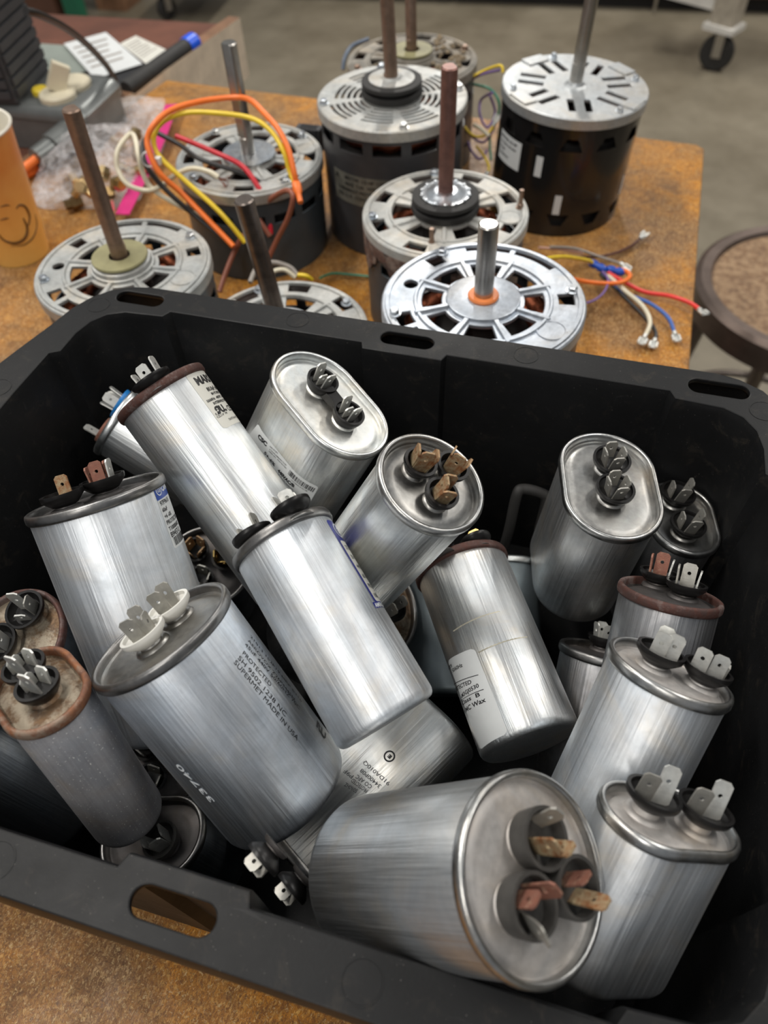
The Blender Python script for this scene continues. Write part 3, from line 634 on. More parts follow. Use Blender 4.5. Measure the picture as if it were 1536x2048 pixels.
# --- behind it
c = can('Q', 'round capacitor with a pitted rusty lid behind the orange rusted oval', body='alu_dark', rim='rim_rust', lidm='lid_rust')
c.cup_px(47, 1218, r=.0100, cupm='cup', h=.0058, rot=R(15), bm='tin', flare=.7, blades=((-.001, .0020, 0, 8, .011), (.0044, .001, -90, 8, .009, 'tin_dirty'), (0, -.0040, 180, 4, .005)))
c.cup_px(-8, 1285, r=.0100, cupm='cup', h=.0058, rot=R(15), bm='tin', flare=.7, blades=QUAD)
c.finish_lid()
# --- big lid under the centre can
c = can('H', 'large capacitor under the blank middle one, only its tan spotted lid showing', body='alu_mottled', rim='rim_grey', lidm='lid_rust')
c.cup_px(786, 1212, r=.0090, cupm='cup', h=.0058, rot=R(50), bm='tin_dirty', flare=.7, blades=((0, .0034, 0, 8, .008), (.004, 0, -90, 8, .008), (-.0035, -.002, 90, 6)))
c.cup(-.010, -.004, r=.0090, cupm='cup', h=.0058, rot=R(10), bm='tin_dirty', blades=PAIR)
c.finish_lid()
# --- dark oval by the front wall
c = can('T', 'dark oval capacitor against the front wall with one deep terminal and a gritty lid', body='alu_dark', rim='rim_grey', lidm='lid_dark')
c.cup_px(318, 1678, r=.0088, cupm='cup_worn', h=.0056, rot=R(35), bm='tin', flare=.85, blades=((-.0035, 0, 90, 10, .0085), (.0035, 0, -90, 5, .0085), (0, -.0034, 180, 4, .0085)))
c.finish_lid()
# --- flat-sided oval lying under the middle
c = can('V', 'oval capacitor lying flat under the middle with upside down printing and a round mark', body='alu_warm', rim='rim_grey', lidm='lid_dark')
c.cup_px(522, 1722, r=.0075, cupm='cup', h=.0055, rot=R(10), bm='tin_dirty', bh=.0065, blades=((0, .003, 0, 4), (0, -.003, 180, 4), (.003, 0, -90, 4)))
c.cup_px(580, 1780, r=.0075, cupm='cup', h=.0055, rot=R(10), bm='tin_dirty', bh=.0065, blades=((0, .003, 0, 4), (0, -.003, 180, 4), (.003, 0, -90, 4)))
c.finish_lid()
for tx, a_, b_ in (('91DA010Q', (781, 1566), (730, 1521)), ('34400P08', (763, 1571), (724, 1537)), ('CO AFC', (745, 1572), (715, 1549)), ('PROTECTED', (737, 1580), (706, 1557)), ('50/60HZ', (716, 1580), (692, 1565)), ('P9F', (708, 1552), (691, 1538))):
    c.text(tx, a_, b_, capmm=1.9, mat='ink_faded')
s_, z_ = c.surf(779, 1513); dev_ring(c, s_, z_, .0021, .0029, 'ink', c.can, 'printed_mark'); dev_text(c, 'IE', s_-.0011, z_-.0008, .0024, 'ink', c.can, bold=.05, name='printed_text')
# --- dark body at lower left, with its lid off frame
c = can('S', 'dark capacitor lying in the lower left corner below the orange rusted oval', body='alu_dark', rim='rim_clean', lidm='lid')
c.cup(.006, 0, blades=PAIR); c.cup(-.010, .004, blades=PAIR); c.finish_lid()
# --- right, dark one between its neighbours
c = can('W', 'dark capacitor deep between the glue patched one and the grimy cupped one', body='alu_mottled', rim='rim_grey', lidm='lid_dark')
c.cup_px(1208, 1272, r=.0085, blades=QUAD, rot=R(20)); c.finish_lid()
# --- painted blue grey
c = can('X', 'wide blue grey painted capacitor behind and under the glue patched one', body='paint_blue', rim='rim_clean', lidm='lid_grey')
c.cup(.009, 0, blades=PAIR); c.cup(-.010, .004, blades=PAIR); c.finish_lid()
# --- two at the bottom of the pile
c = can('Y', 'capacitor at the bottom of the pile with brassy terminals, left of the middle', body='alu_dark', rim='rim_grey', lidm='lid_dark')
for x, y, m, rr in ((.009, .006, 'brass', 20), (-.009, .006, 'tin_rust', 70), (0, -.010, 'tin_dirty', 0)): c.cup(x, y, r=.0078, bm=m, blades=QUAD, rot=R(rr))
c.finish_lid()
c = can('AA', 'capacitor deep in the gap right of the orange rusted oval, terminals barely lit', body='alu_dark', rim='rim_grey', lidm='lid_dark')
for x, y, m, rr in ((.009, .004, 'tin_dirty', 20), (-.009, .004, 'tin_dirty', 70), (0, -.010, 'tin_dirty', 0)): c.cup(x, y, r=.0078, bm=m, blades=TRI, rot=R(rr))
c.finish_lid()

# ---------------------------------------------------------------- the black tote
BX, BY, RIMZ = -.0957, .1875, .167
half_out = [(.0, -.1685), (.172, -.1685), (.184, -.1662), (.196, -.160), (.205, -.150), (.211, -.138), (.2155, -.119), (.2215, -.098), (.2262, -.080), (.2275, -.060), (.2275, 0)]
out_q = half_out[1:-1]
def sym(q):   # quadrant (+x,-y) -> full counter-clockwise loop
    a = list(q); b = [(x, -y) for x, y in reversed(q)]; c_ = [(-x, -y) for x, y in q]; d = [(-x, y) for x, y in reversed(q)]
    return a+b+c_+d
OUT = sym(out_q)
in_q = [(.0235, -.1430), (.0255, -.1482), (.1485, -.1482), (.1515, -.1428), (.176, -.1412), (.186, -.1365), (.1925, -.1280), (.1957, -.1160), (.1962, -.0990), (.2020, -.0955), (.2030, -.060)]
IN = sym(in_q)
def inset(lp, dx, dy): return [(x*(1-dx/.2), y*(1-dy/.145)) for x, y in lp]
mb = MB()
holes = []
for hx in (-.1735, 0, .1735):
    for sy in (1, -1): holes.append(rrect(hx-.0158, sy*.1560-.0054, hx+.0158, sy*.1560+.0054, .0053, 6))
pm = plate_mesh('rim', [OUT, IN]+holes, .0030, .0007)
mb_from_mesh(mb, pm, Matrix.Translation((0, 0, RIMZ-.0015)))
ring = lambda lp, z: [(x, y, z) for x, y in lp]
# hanging skirt round the rim
mb.loft([ring(OUT, RIMZ-.0012), ring([(x*1.003, y*1.003) for x, y in OUT], RIMZ-.004), ring([(x*1.004, y*1.004) for x, y in OUT], RIMZ-.016), ring([(x*.994, y*.992) for x, y in OUT], RIMZ-.016), ring([(x*.992, y*.990) for x, y in OUT], RIMZ-.002)])
# inner wall, floor of the tote, outer wall
mb.loft([ring(IN, RIMZ-.0006), ring(inset(IN, .0012, .0010), RIMZ-.004), ring(inset(IN, .006, .004), .060), ring(inset(IN, .010, .006), .010), ring(inset(IN, .016, .012), .003)], cap1=True)
mb.loft([ring([(x*1.006, y*1.006) for x, y in inset(IN, 0, 0)], RIMZ-.002), ring([(x*1.006, y*1.006) for x, y in inset(IN, .006, .004)], .060), ring(inset(IN, .009, .005), .010), ring(inset(IN, .014, .010), .0005)], cap1=True)
# round gate marks moulded on the rim
for x, y in ((-.0690, .1590), (.0690, .1590), (.0690, -.1585), (-.0690, -.1585), (-.196, .1440), (.196, .1440), (-.196, -.1440), (.196, -.1440), (-.2140, .062), (.2140, .062)):
    mb.lathe([(.0072, -.0004), (.0072, .00016), (.0066, .00016), (.0064, -.0001), (.0001, .00002)], 32, Matrix.Translation((x, y, RIMZ)))
me = mb.mesh('storage_tote')
tote = link('storage_tote', me, M['tote'], None, 35); tote.location = (BX, BY, 0.0006)
finish(tote, 'open black plastic tote with slotted rim holding the pile of capacitors', 'tote')

# ---------------------------------------------------------------- benches and floor
def prism(mb, pts, z0, z1, mi=0, mtop=None):
    n = len(pts); mb.loft([[(x, y, z0) for x, y in pts], [(x, y, z1) for x, y in pts]], True, True, False, None, mi)
    mb.add([(x, y, z1) for x, y in pts], [list(range(n))], None, mi if mtop is None else mtop); return mb
FZ = -.85
bench = empty('workbench', (-.2, .3, FZ), 'workbench with a shiny orange brown chipboard top under the tote and the motors', 'workbench')
ib = Matrix.Translation((.2, -.3, -FZ))
corner = [(-.672, -.35), (.098, -.35), (.098, .962)]
tops = [(-.842, -.40), (.094, -.40), (.0970, .12), (.0985, .9600), (.090, .9690), (-.624, 1.008), (-.840, -.37)]
mb = MB(); n_ = len(tops)
mb.loft([[(x, y, -.019) for x, y in tops], [(x, y, -.0012) for x, y in tops]], True, True, False, ib, 1)
mb.loft([[(x, y, -.0012) for x, y in tops], [(x-(.001 if x > 0 else -.001), y-(.001 if y > 0 else -.001), 0) for x, y in tops]], True, False, True, ib, 0)
mb.obj('worktop', [M['chip'], M['edge']], bench, 20)
for x, y in ((-.72, -.32), (.03, -.32), (.03, .88), (-.56, .90)):
    MB().box(x-.03, y-.03, FZ, x+.03, y+.03, -.019, ib).obj('leg', M['wood_red'], bench, 20)
MB().box(-.60, .87, -.12, .03, .90, -.019, ib).obj('apron', M['wood_red'], bench, 20)
# side bench with the raised lip
sb = empty('side_bench', (-1.1, .9, FZ), 'dark red brown side bench with a raised wooden lip, at the upper left', 'workbench')
isb = Matrix.Translation((1.1, -.9, -FZ))
A_ = Vector((-.596, 1.212)); B_ = Vector((-.742, .28)); dl = (B_-A_).normalized(); B_ = A_+dl*1.55; nl = Vector((dl.y, -dl.x))
if nl.x > 0: nl = -nl
back = A_ + nl*1.1
mb = MB(); prism(mb, [tuple(A_+nl*.012), tuple(B_+nl*.012), tuple(B_+nl*1.1), (-1.72, 1.172)][::-1], -.03, -.001)
me_o = mb.mesh('worktop')
for v in me_o.vertices: v.co = isb @ v.co
link('worktop', me_o, M['wood_red'], sb, 20)
q0 = [tuple(A_), tuple(B_), tuple(B_+nl*.020), tuple(A_+nl*.020)]
mb = MB(); n4 = 4
mb.loft([[(x, y, -.075) for x, y in q0], [(x, y, .010) for x, y in q0]], True, True, False, isb, 1); mb.add([(x, y, .010) for x, y in q0], [[0, 1, 2, 3]], isb, 0)
mb.obj('lip', [M['wood_lip'], M['wood_pale']], sb, 20)
for p in (A_+nl*.08+dl*.08, B_+nl*.08, Vector((-1.62, 1.08)), B_+nl*1.0):
    MB().box(p.x-.03, p.y-.03, FZ, p.x+.03, p.y+.03, -.03, isb).obj('leg', M['wood_red'], sb, 20)
# floor, far cabinet fronts
mb = MB(); mb.box(-6, -3, FZ-.05, 6, 7, FZ); o = mb.obj('floor', M['concrete'], None, 20); finish(o, kind='structure')
M['wall'] = plain('painted_wall', (.42, .40, .36), .7, 0, .06, 2, bump=.05)
for nm, b in (('wall_back', (-6, 6.9, FZ, 6, 7.0, 2.4)), ('wall_left', (-6.0, -3, FZ, -5.9, 7, 2.4)), ('wall_right', (5.9, -3, FZ, 6.0, 7, 2.4))):
    finish(MB().box(*b).obj(nm, M['wall'], None, 20), kind='structure')

def base_at(u, v): return at(u, v, FZ)
# long low cabinet along the far side
p0 = base_at(560, 6); p1 = base_at(1536, 42); d = (p1-p0).normalized(); n_ = Vector((-d.y, d.x, 0))
def oriented(p, d): 
    n = Vector((-d.y, d.x, 0)); return Matrix(((d.x, n.x, 0, p.x), (d.y, n.y, 0, p.y), (0, 0, 1, p.z), (0, 0, 0, 1)))
Mc = oriented(p0, d)
M['cab_wood'] = plain('dark_brown_cabinet_wood', (.10, .045, .028), .5, 0, .3, 6)
cab = empty('wooden_cabinet', Mc, 'long dark brown cabinet along the far side of the concrete floor', 'cabinet')
MB().box(.0, .06, .06, 3.2, .6, .9).obj('cabinet_body', M['cab_wood'], cab, 20)
MB().box(.0, .10, 0, 3.2, .58, .06).obj('plinth', M['inside'], cab, 20)
for i in range(4): MB().box(.02+i*.80, .04, .09, .02+i*.80+.77, .06, .86).obj('door', M['cab_wood'], cab, 20)
# green steel post with a brown crate at the far left
p = base_at(164, 62); Mg = oriented(p, d)
g = empty('steel_post', Mg, 'green painted steel rack post behind the side bench', 'post')
M['green'] = plain('green_paint', (.015, .12, .065), .4, 0, .15, 8)
MB().box(-.035, -.03, 0, .035, .03, 1.1).obj('upright', M['green'], g, 20); MB().box(-.04, -.035, 0, .04, .035, .008).obj('foot_plate', M['green'], g, 20)
for u0, u1, v, nm, lab in ((60, 134, 66, 'wooden_crate', 'dark reddish brown crate left of the green post'), (196, 262, 20, 'wooden_crate', 'brown crate on the floor right of the green post')):
    a_ = base_at(u0, v); b_ = base_at(u1, v+4); dd = (b_-a_).normalized(); o = MB().box(0, 0, 0, (b_-a_).length-.02, .16, .30).obj(nm, M['cab_wood'] if u0 < 100 else M['wood_lip'], None, 20)
    o.matrix_world = oriented(a_, dd); finish(o, lab, 'crate')
def caster(parent, loc, rad=.06, rz=0.0, mat='rubber'):
    T = Matrix.Translation(loc) @ Matrix.Rotation(rz, 4, 'Z')
    w = MB().lathe([(rad*.35, -.016), (rad*.9, -.016), (rad, -.010), (rad, .010), (rad*.9, .016), (rad*.35, .016)], 32, T @ Matrix.Translation((0, 0, rad)) @ Matrix.Rotation(pi/2, 4, 'X')).obj('caster_wheel', M[mat], parent, 40)
    f = MB(); 
    for s in (-1, 1): f.box(-.016, s*.020-.002, rad*.8, .016, s*.020+.002, rad*2.25, T)
    f.box(-.03, -.024, rad*2.2, .03, .024, rad*2.3, T); f.cyl(T @ Vector((0, -.026, rad)), T @ Vector((0, .026, rad)), .008); f.obj('caster_fork', M['steel'], parent, 35)
# white frame cart, upper right
p = base_at(1424, 140); ra = at(1285, 6, FZ+.215); rb_ = at(1416, 42, FZ+.215); dk = (rb_-ra); lk = dk.length; dk.normalize(); Mk = oriented(p, dk); Mki = Mk.inverted()
M['white_paint'] = plain('worn_white_paint', (.62, .60, .56), .45, 0, .12, 20); M['worn_leg'] = plain('scuffed_wood_leg', (.34, .30, .24), .6, 0, .3, 30)
cart = empty('rolling_cart', Mk, 'rolling cart with a worn white frame and black caster, at the upper right', 'cart')
caster(cart, (0, 0, 0), .062, R(20))
MB().box(-.045, -.035, .150, .045, .035, .60).obj('corner_leg', M['worn_leg'], cart, 20)
MB().box(-.06, -.05, .142, .06, .045, .162).obj('leg_plate', M['white_paint'], cart, 20)
MB().box(-lk-.045, -.03, .200, -.045, .005, .235).obj('lower_rail', M['white_paint'], cart, 20)
MB().box(-lk-.06, -.045, .31, .05, .02, .35).obj('upper_rail', M['white_paint'], cart, 20)
MB().box(-lk, 0, .335, .02, .28, .345).obj('shelf', M['white_paint'], cart, 20)
MB().cyl((-lk-.02, -.01, .13), (-lk-.02, -.01, .20), .006, 10).obj('levelling_foot', M['steel'], cart, 35)
# second dolly: only its wheel shows at the top
p = base_at(338, 38); Md = oriented(p, d)
dol = empty('wheeled_dolly', Md, 'low wheeled dolly at the top edge of the photo, one grey caster showing', 'dolly')
caster(dol, (0, 0, 0), .045, R(60), 'rubber'); 
MB().box(-.05, -.05, .11, .25, .25, .16).obj('deck', M['cab_wood'], dol, 20)
# wood seated stool at the right
sc0 = at(1632, 575, -.255); st = empty('stool', Vector((sc0.x, sc0.y, FZ)), 'round stool with a worn wooden seat in a dark steel ring, right of the bench', 'stool')
zt = -.255-FZ; rs = .172
MB().lathe([(.0, zt-.012), (rs-.024, zt-.012), (rs-.024, zt-.004), (.0, zt-.004)], 64).obj('seat', M['wood_stool'], st, 40)
MB().loft([[(r_*cos(2*pi*j/72), r_*sin(2*pi*j/72), z_) for j in range(72)] for r_, z_ in ((rs-.026, zt-.004), (rs-.022, zt+.002), (rs-.008, zt+.003), (rs, zt-.003), (rs+.002, zt-.040), (rs-.003, zt-.042), (rs-.006, zt-.014), (rs-.024, zt-.014))], loop=True).obj('seat_ring', M['steel_rim'], st, 40)
for k in range(4):
    a = R(45+90*k)+YAW+R(20); b0 = Vector((.13*cos(a), .13*sin(a), zt-.02)); b1 = Vector((.20*cos(a), .20*sin(a), 0))
    MB().cyl(b0, b1, .014, 12).obj('leg', M['steel_dark'], st, 40)
MB().tube([Vector((.168*cos(t_), .168*sin(t_), .28)) for t_ in [2*pi*i/48 for i in range(49)]], .007).obj('foot_ring', M['steel_dark'], st, 40)

M['w_bluegrey'] = plain('blue_grey_sleeve', (.12, .15, .20), .4, 0, .1, 60, bump=0)
# ---------------------------------------------------------------- electric motors
def slot(cx, cy, l, w, ang, r=.0008):
    a = R(ang); return [(cx+x*cos(a)-y*sin(a), cy+x*sin(a)+y*cos(a)) for x, y in rrect(-l/2, -w/2, l/2, w/2, min(r, w*.45), 3)]
def shell_mesh(mb, rad, z0, z1, cols, rows, holes, M_=None, warp=None):
    """tube with real cut-outs: cols, rows are breakpoints (deg, m); holes a set of (col, row)"""
    n = len(cols); vs = []; fs = []
    for r_ in (rad, rad-.0012):
        for j, z in enumerate(rows):
            for i, a in enumerate(cols):
                aa = R(a + (warp(i, j) if warp else 0)); vs.append((r_*cos(aa), r_*sin(aa), z))
    lay = n*len(rows)
    for j in range(len(rows)-1):
        for i in range(n):
            if (i, j) in holes: continue
            i2 = (i+1) % n; a, b, c_, d_ = j*n+i, j*n+i2, (j+1)*n+i2, (j+1)*n+i
            fs.append([a, b, c_, d_]); fs.append([lay+b, lay+a, lay+d_, lay+c_])
            for (di, dj, e) in ((0, -1, (b, a)), (0, 1, (d_, c_)), (-1, 0, (a, d_)), (1, 0, (c_, b))):
                nb = ((i+di) % n, j+dj)
                if nb in holes or nb[1] < 0 or nb[1] >= len(rows)-1: fs.append([e[0], e[1], lay+e[1], lay+e[0]])
    mb.add(vs, fs, M_)
class Motor:
    def __init__(m, c, axis, label, rad=.071, plate='cast', shell='shell_blue', rot=0.0, skirt=.010, z_base=0.0):
        z = Vector(axis).normalized(); h = Vector((1, 0, 0)); x = (h-z*h.dot(z)).normalized(); y = z.cross(x)
        c = Vector(c); H = (c.z-z_base)/z.z - .001; o = c-z*H
        m.H = H; m.rad = rad; m.rot = rot; m.axis = z
        m.M = Matrix(((x.x, y.x, z.x, o.x), (x.y, y.y, z.y, o.y), (x.z, y.z, z.z, o.z), (0, 0, 0, 1))); m.I = m.M.inverted()
        m.root = empty('electric_motor', m.M, label, 'motor', 'used blower motors standing on the bench')
        m.plate, m.shellm = plate, shell; m.sk = skirt
    def px(m, u, v, z):
        """point of the motor's own level Z seen at this pixel"""
        o = m.I @ CAM; d = m.I.to_3x3() @ ray(u, v); return o+d*((z-o.z)/d.z)
    def build_shell(m, vents='rect', rad=None, n=14, zt=.014, zh=.009, zb=.012, seam=True, duty=.72):
        rs = rad or m.rad-.0022; H = m.H; cols = []; holes = set()
        step = 360/n; rows = [.0, .010, H-m.sk-zt-zh, H-m.sk-zt, H-m.sk+.002]
        if vents == 'both': rows = [0, .012, .012+zh, H-m.sk-zt-zh, H-m.sk-zt, H-m.sk+.002]
        k = 6
        for i in range(n):
            a0 = i*step; w = step*duty
            for q in range(k): cols.append(a0+w*q/k)
            for q in range(3): cols.append(a0+w+(step-w)*q/3)
        for i in range(n):
            for q in range(k):
                holes.add((i*(k+3)+q, len(rows)-3))
                if vents == 'both': holes.add((i*(k+3)+q, 1))
        warp = None
        if vents in ('trap', 'both'):
            vr = len(rows)-3
            def warp(i, j):
                q = i % (k+3)
                if q <= k and (j == vr+1 or (vents == 'both' and j == 1)): return -(q-k/2)*step*duty/k*.55
                return 0
        mb = MB(); shell_mesh(mb, rs, 0, H, cols, rows, holes, None, warp)
        mb.lathe([(.001, .0005), (rs-.006, .0005), (rs-.0005, .003)], 64, cap0=False, cap1=False)
        m.shell = mb.obj('shell', M[m.shellm], m.root, 30)
        wi = MB(); pts = []
        for ring_r, zz in ((.044, H-.020), (.050, H-.024), (.040, H-.027)):
            pts = [Vector((ring_r*cos(2*pi*i/60)*(1+.02*sin(i*2.3)), ring_r*sin(2*pi*i/60), zz+.0016*sin(i*1.7))) for i in range(61)]; wi.tube(pts, .0052, 8)
        wi.obj('winding', M['copper'], m.root, 50)
        co_ = MB().lathe([(.060, .004), (.062, .006), (.062, H-.030), (.020, H-.028), (.018, H-.012)], 48).obj('stator_core', M['inside'], m.root, 40)
    def skirt_ring(m, zh=None):
        r, H = m.rad, m.H; zh = zh or m.sk
        return [[(q*cos(2*pi*j/96), q*sin(2*pi*j/96), z) for j in range(96)] for q, z in ((r-.0040, H-.003), (r-.0035, H-zh), (r, H-zh), (r, H-.0012), (r-.0010, H-.0001), (r-.004, H))]
    def bell(m, style, th=.0032):
        """end bell with real openings, ribs, bosses"""
        r, H = m.rad, m.H; loops = [circ(r-.0012, 96)]; mb = MB(); ro = m.rot
        if style == 'web':
            for k in range(8):
                a = 22.5+45*k+ro; loops.append(sector(.0288, .0425, a-15.5, a+15.5, 6))
            for a, w, r0, r1 in ((78, 15, .0600, .0655), (112, 15, .0600, .0655), (28, 6, .0520, .0630), (152, 6, .0520, .0630), (208+20, 7, .0520, .0630), (300, 9, .0540, .0635), (250, 10, .0540, .0635)):
                loops.append(sector(r0, r1, a-w+ro, a+w+ro, 8))
            loops.append(circ(.0050, 20, .054*cos(R(187+ro)), .054*sin(R(187+ro))))
        elif style == 'open':
            for k in range(6):
                a = 60*k+ro; loops.append(sector(.0270, .0455, a-17, a+17, 7))
            for k in range(8):
                a = 22+45*k+ro; loops.append(sector(.0530, .0640, a-9, a+9, 6))
        elif style == 'arcs':
            for k in range(8):
                a = 45*k+ro
                for i in range(6 if k % 2 else 5): r0 = .0285+.0058*i; loops.append(sector(r0, r0+.0030, a-18+i*.4, a+18-i*.4, 8))
        elif style == 'slots':
            for k in range(7):
                a = 360/7*k+ro+6
                for s in (-1, 1):
                    b = R(a+s*10.5); loops.append(slot(.0430*cos(b), .0430*sin(b), .0245, .0068, a))
        pm = plate_mesh('end_bell', loops, th, .0006)
        mb_from_mesh(mb, pm, Matrix.Translation((0, 0, H-th/2)))
        mb.loft(m.skirt_ring(), loop=True)
        if style in ('web', 'open'):
            # ribs standing proud between the windows
            n = 8 if style == 'web' else 6
            for k in range(n):
                a = R((45*k if style == 'web' else 60*k+30)+ro); T = Matrix.Rotation(a, 4, 'Z')
                mb.loft([[(.026, -.0026, H-.001), (.050, -.0024, H-.001), (.050, .0024, H-.001), (.026, .0030, H-.001)], [(.026, -.0014, H+.0022), (.049, -.0010, H+.0016), (.049, .0010, H+.0016), (.026, .0014, H+.0022)]], True, True, True, T)
            mb.loft([[(q*cos(2*pi*j/96), q*sin(2*pi*j/96), z) for j in range(96)] for q, z in ((.0452, H-.001), (.0462, H+.0014), (.0478, H+.0014), (.0490, H-.001))], loop=True)
            mb.loft([[(q*cos(2*pi*j/96), q*sin(2*pi*j/96), z) for j in range(96)] for q, z in ((r-.0062, H-.001), (r-.0056, H+.0012), (r-.0030, H+.0012), (r-.0022, H-.001))], loop=True)
            mb.lathe([(.0262, H-.001), (.0255, H+.0024), (.0245, H+.0028), (.0001, H+.0028)], 64, cap0=False)
            bx, by = .0555*cos(R(350+ro)), .0555*sin(R(350+ro))
            mb.lathe([(.0105, H-.0005), (.0100, H+.0008), (.0092, H+.0008), (.0088, H+.0003), (.0001, H+.0003)], 40, Matrix.Translation((bx, by, 0)), cap0=False)
        elif style == 'arcs':
            mb.lathe([(.026, H-.001), (.0255, H+.003), (.0001, H+.003)], 64, cap0=False)
        elif style == 'slots':
            mb.lathe([(.013, H-.001), (.009, H+.0012), (.0075, H+.004), (.0001, H+.004)], 48, cap0=False)
            for a in (30, 118, 205, 318):
                T = Matrix.Rotation(R(a+ro), 4, 'Z'); mb.box(.055, -.012, H-.001, .069, .012, H+.0016, T)
        m.bellobj = mb.obj('end_bell', M[m.plate], m.root, 30)
    def bolts(m, angs, rr=.0630, mat='zinc', size=.0034, stud=0):
        for a in angs:
            a = R(a+m.rot); x, y = rr*cos(a), rr*sin(a); mb = MB()
            mb.lathe([(size*1.35, m.H), (size*1.35, m.H+.0008), (size, m.H+.0010)], 20, Matrix.Translation((x, y, 0)), cap0=False)
            mb.lathe([(size, m.H+.0010), (size, m.H+.0036), (size*.8, m.H+.0042)], 6, Matrix.Translation((x, y, 0)), cap0=False)
            if stud: mb.cyl((x, y, m.H), (x, y, m.H+stud), .0019, 10)
            mb.obj('bolt', M[mat], m.root, 30)
    def hub(m, kind):
        H = m.H
        if kind == 'rubber':
            b = MB(); n = 72
            b.loft([[((q+(.0006 if (z_ == 1 and j % 2) else 0))*cos(2*pi*j/n), (q)*sin(2*pi*j/n), H+zz) for j in range(n)] for q, zz, z_ in ((.018, .001, 0), (.0262, .001, 0), (.0285, .003, 1), (.0285, .0075, 1), (.0240, .0085, 0), (.0240, .0110, 0), (.0285, .0118, 0), (.0282, .0150, 0), (.0180, .0158, 0))], loop=True)
            o = b.obj('hub_ring', M['rubber'], m.root, 35); m.hz = H+.0155
        elif kind == 'washer': m.hz = H+.0045; MB().lathe([(.0255, H+.0028), (.0255, H+.0045), (.0060, H+.0050)], 48, cap0=False).obj('washer', M['zinc'], m.root, 30)
        elif kind == 'fibre':
            MB().lathe([(.0250, H), (.0235, H+.0060), (.0195, H+.0078)], 48, cap0=False, cap1=False).obj('bearing_boss', M[m.plate], m.root, 30)
            MB().loft([[(q*cos(2*pi*j/64), q*sin(2*pi*j/64), H+z) for j in range(64)] for q, z in ((.0085, .0078), (.0220, .0078), (.0225, .0090), (.0220, .0102), (.0085, .0102))], loop=True).obj('washer', M['fibre'], m.root, 30); m.hz = H+.0102
        elif kind == 'orange':
            MB().loft([[(q*cos(2*pi*j/48), q*sin(2*pi*j/48), H+z) for j in range(48)] for q, z in ((.0066, .0026), (.0105, .0026), (.0108, .0040), (.0100, .0052), (.0066, .0052))], loop=True).obj('washer', M['orange_washer'], m.root, 30)
    def cap_disc(m, mat='zinc', r=.0205, z=.0160):
        H = m.H; b = MB(); b.lathe([(r, H+z-.001), (r, H+z+.0006), (r*.72, H+z+.0010), (r*.6, H+z+.0026), (.0085, H+z+.0030)], 48, cap0=False)
        for k in range(14): a = 2*pi*k/14; b.lathe([(.0016, H+z-.001), (.0014, H+z+.0014), (.0004, H+z+.0020)], 8, Matrix.Translation(((r-.0004)*cos(a), (r-.0004)*sin(a), 0)), cap0=False)
        b.obj('retaining_cap', M[mat], m.root, 30)
    def shaft(m, top_px, length=None, rad=.0064, mat='steel_brown', flat=True, base_xy=(0, 0), tip=None):
        H = m.H
        # direction from the motor centre to the tip seen in the photo, at its real length
        o = m.I @ CAM; d = (m.I.to_3x3() @ ray(*top_px)).normalized()
        b = Vector((base_xy[0], base_xy[1], H-.01))
        # tip: the point on the sight line nearest the motor axis line
        ax = Vector((0, 0, 1)); w0 = b-o; a_, b_, c_ = 1, ax.dot(d), 1; dd, e = ax.dot(w0), d.dot(w0)
        t = (e-b_*dd)/(1-b_*b_); tipp = o+d*t
        if length: tipp = b+(tipp-b).normalized()*length
        dirn = (tipp-b); L = dirn.length; T = Matrix.Translation(b) @ dirn.to_track_quat('Z', 'Y').to_matrix().to_4x4()
        mb = MB(); n = 28; f0 = .018
        def ringz(r_, z, fl):
            return [(r_*cos(2*pi*j/n), max(r_*sin(2*pi*j/n), -r_*.74) if fl else r_*sin(2*pi*j/n), z) for j in range(n)]
        mb.loft([ringz(rad, 0, 0), ringz(rad, f0+.012, 0), ringz(rad, f0+.0125, flat), ringz(rad, L-.0010, flat), ringz(rad*.86, L, flat)], True, True, True, T @ Matrix.Rotation(R(m.rot+10), 4, 'Z'))
        m.sh = mb.obj('shaft', M[mat], m.root, 40); return tipp
    def wire(m, pts, color, r=.0016, ends=None, k=8, name='lead_wire'):
        """PTS: (u, v, height above the bench) -> tube hanging in the air, part of this motor"""
        P = [m.I @ at(*p) for p in pts]; sp = spline(P, k)
        o = MB().tube(sp, r, 10).obj(name, M['w_'+color], m.root, 60)
        if ends == 'lug':
            e = sp[-1]; dv = (sp[-1]-sp[-3]).normalized(); T = Matrix.Translation(e) @ dv.to_track_quat('Z', 'Y').to_matrix().to_4x4()
            b = MB(); b.lathe([(.0022, -.004), (.0024, .000), (.0016, .0008)], 12, T)
            b.box(-.0033, -.0004, 0, .0033, .0004, .0088, T)
            for s in (-1, 1): b.lathe([(.0011, .0012), (.0012, .0085)], 8, T @ Matrix.Translation((s*.0030, .0009, 0)))
            b.obj('crimp_terminal', M['tin'], o, 40)
        elif ends == 'bare':
            e = sp[-1]; b = MB(); rg = random.Random(5)
            for i in range(9):
                dv = (sp[-1]-sp[-3]).normalized(); q = [e]
                for s in range(4): dv = (dv+Vector((rg.uniform(-.5, .5), rg.uniform(-.5, .5), rg.uniform(-.4, .3)))).normalized(); q.append(q[-1]+dv*.0028)
                b.tube(q, .00035, 5)
            b.obj('bare_strands', M['copper'], o, 40)
        return o
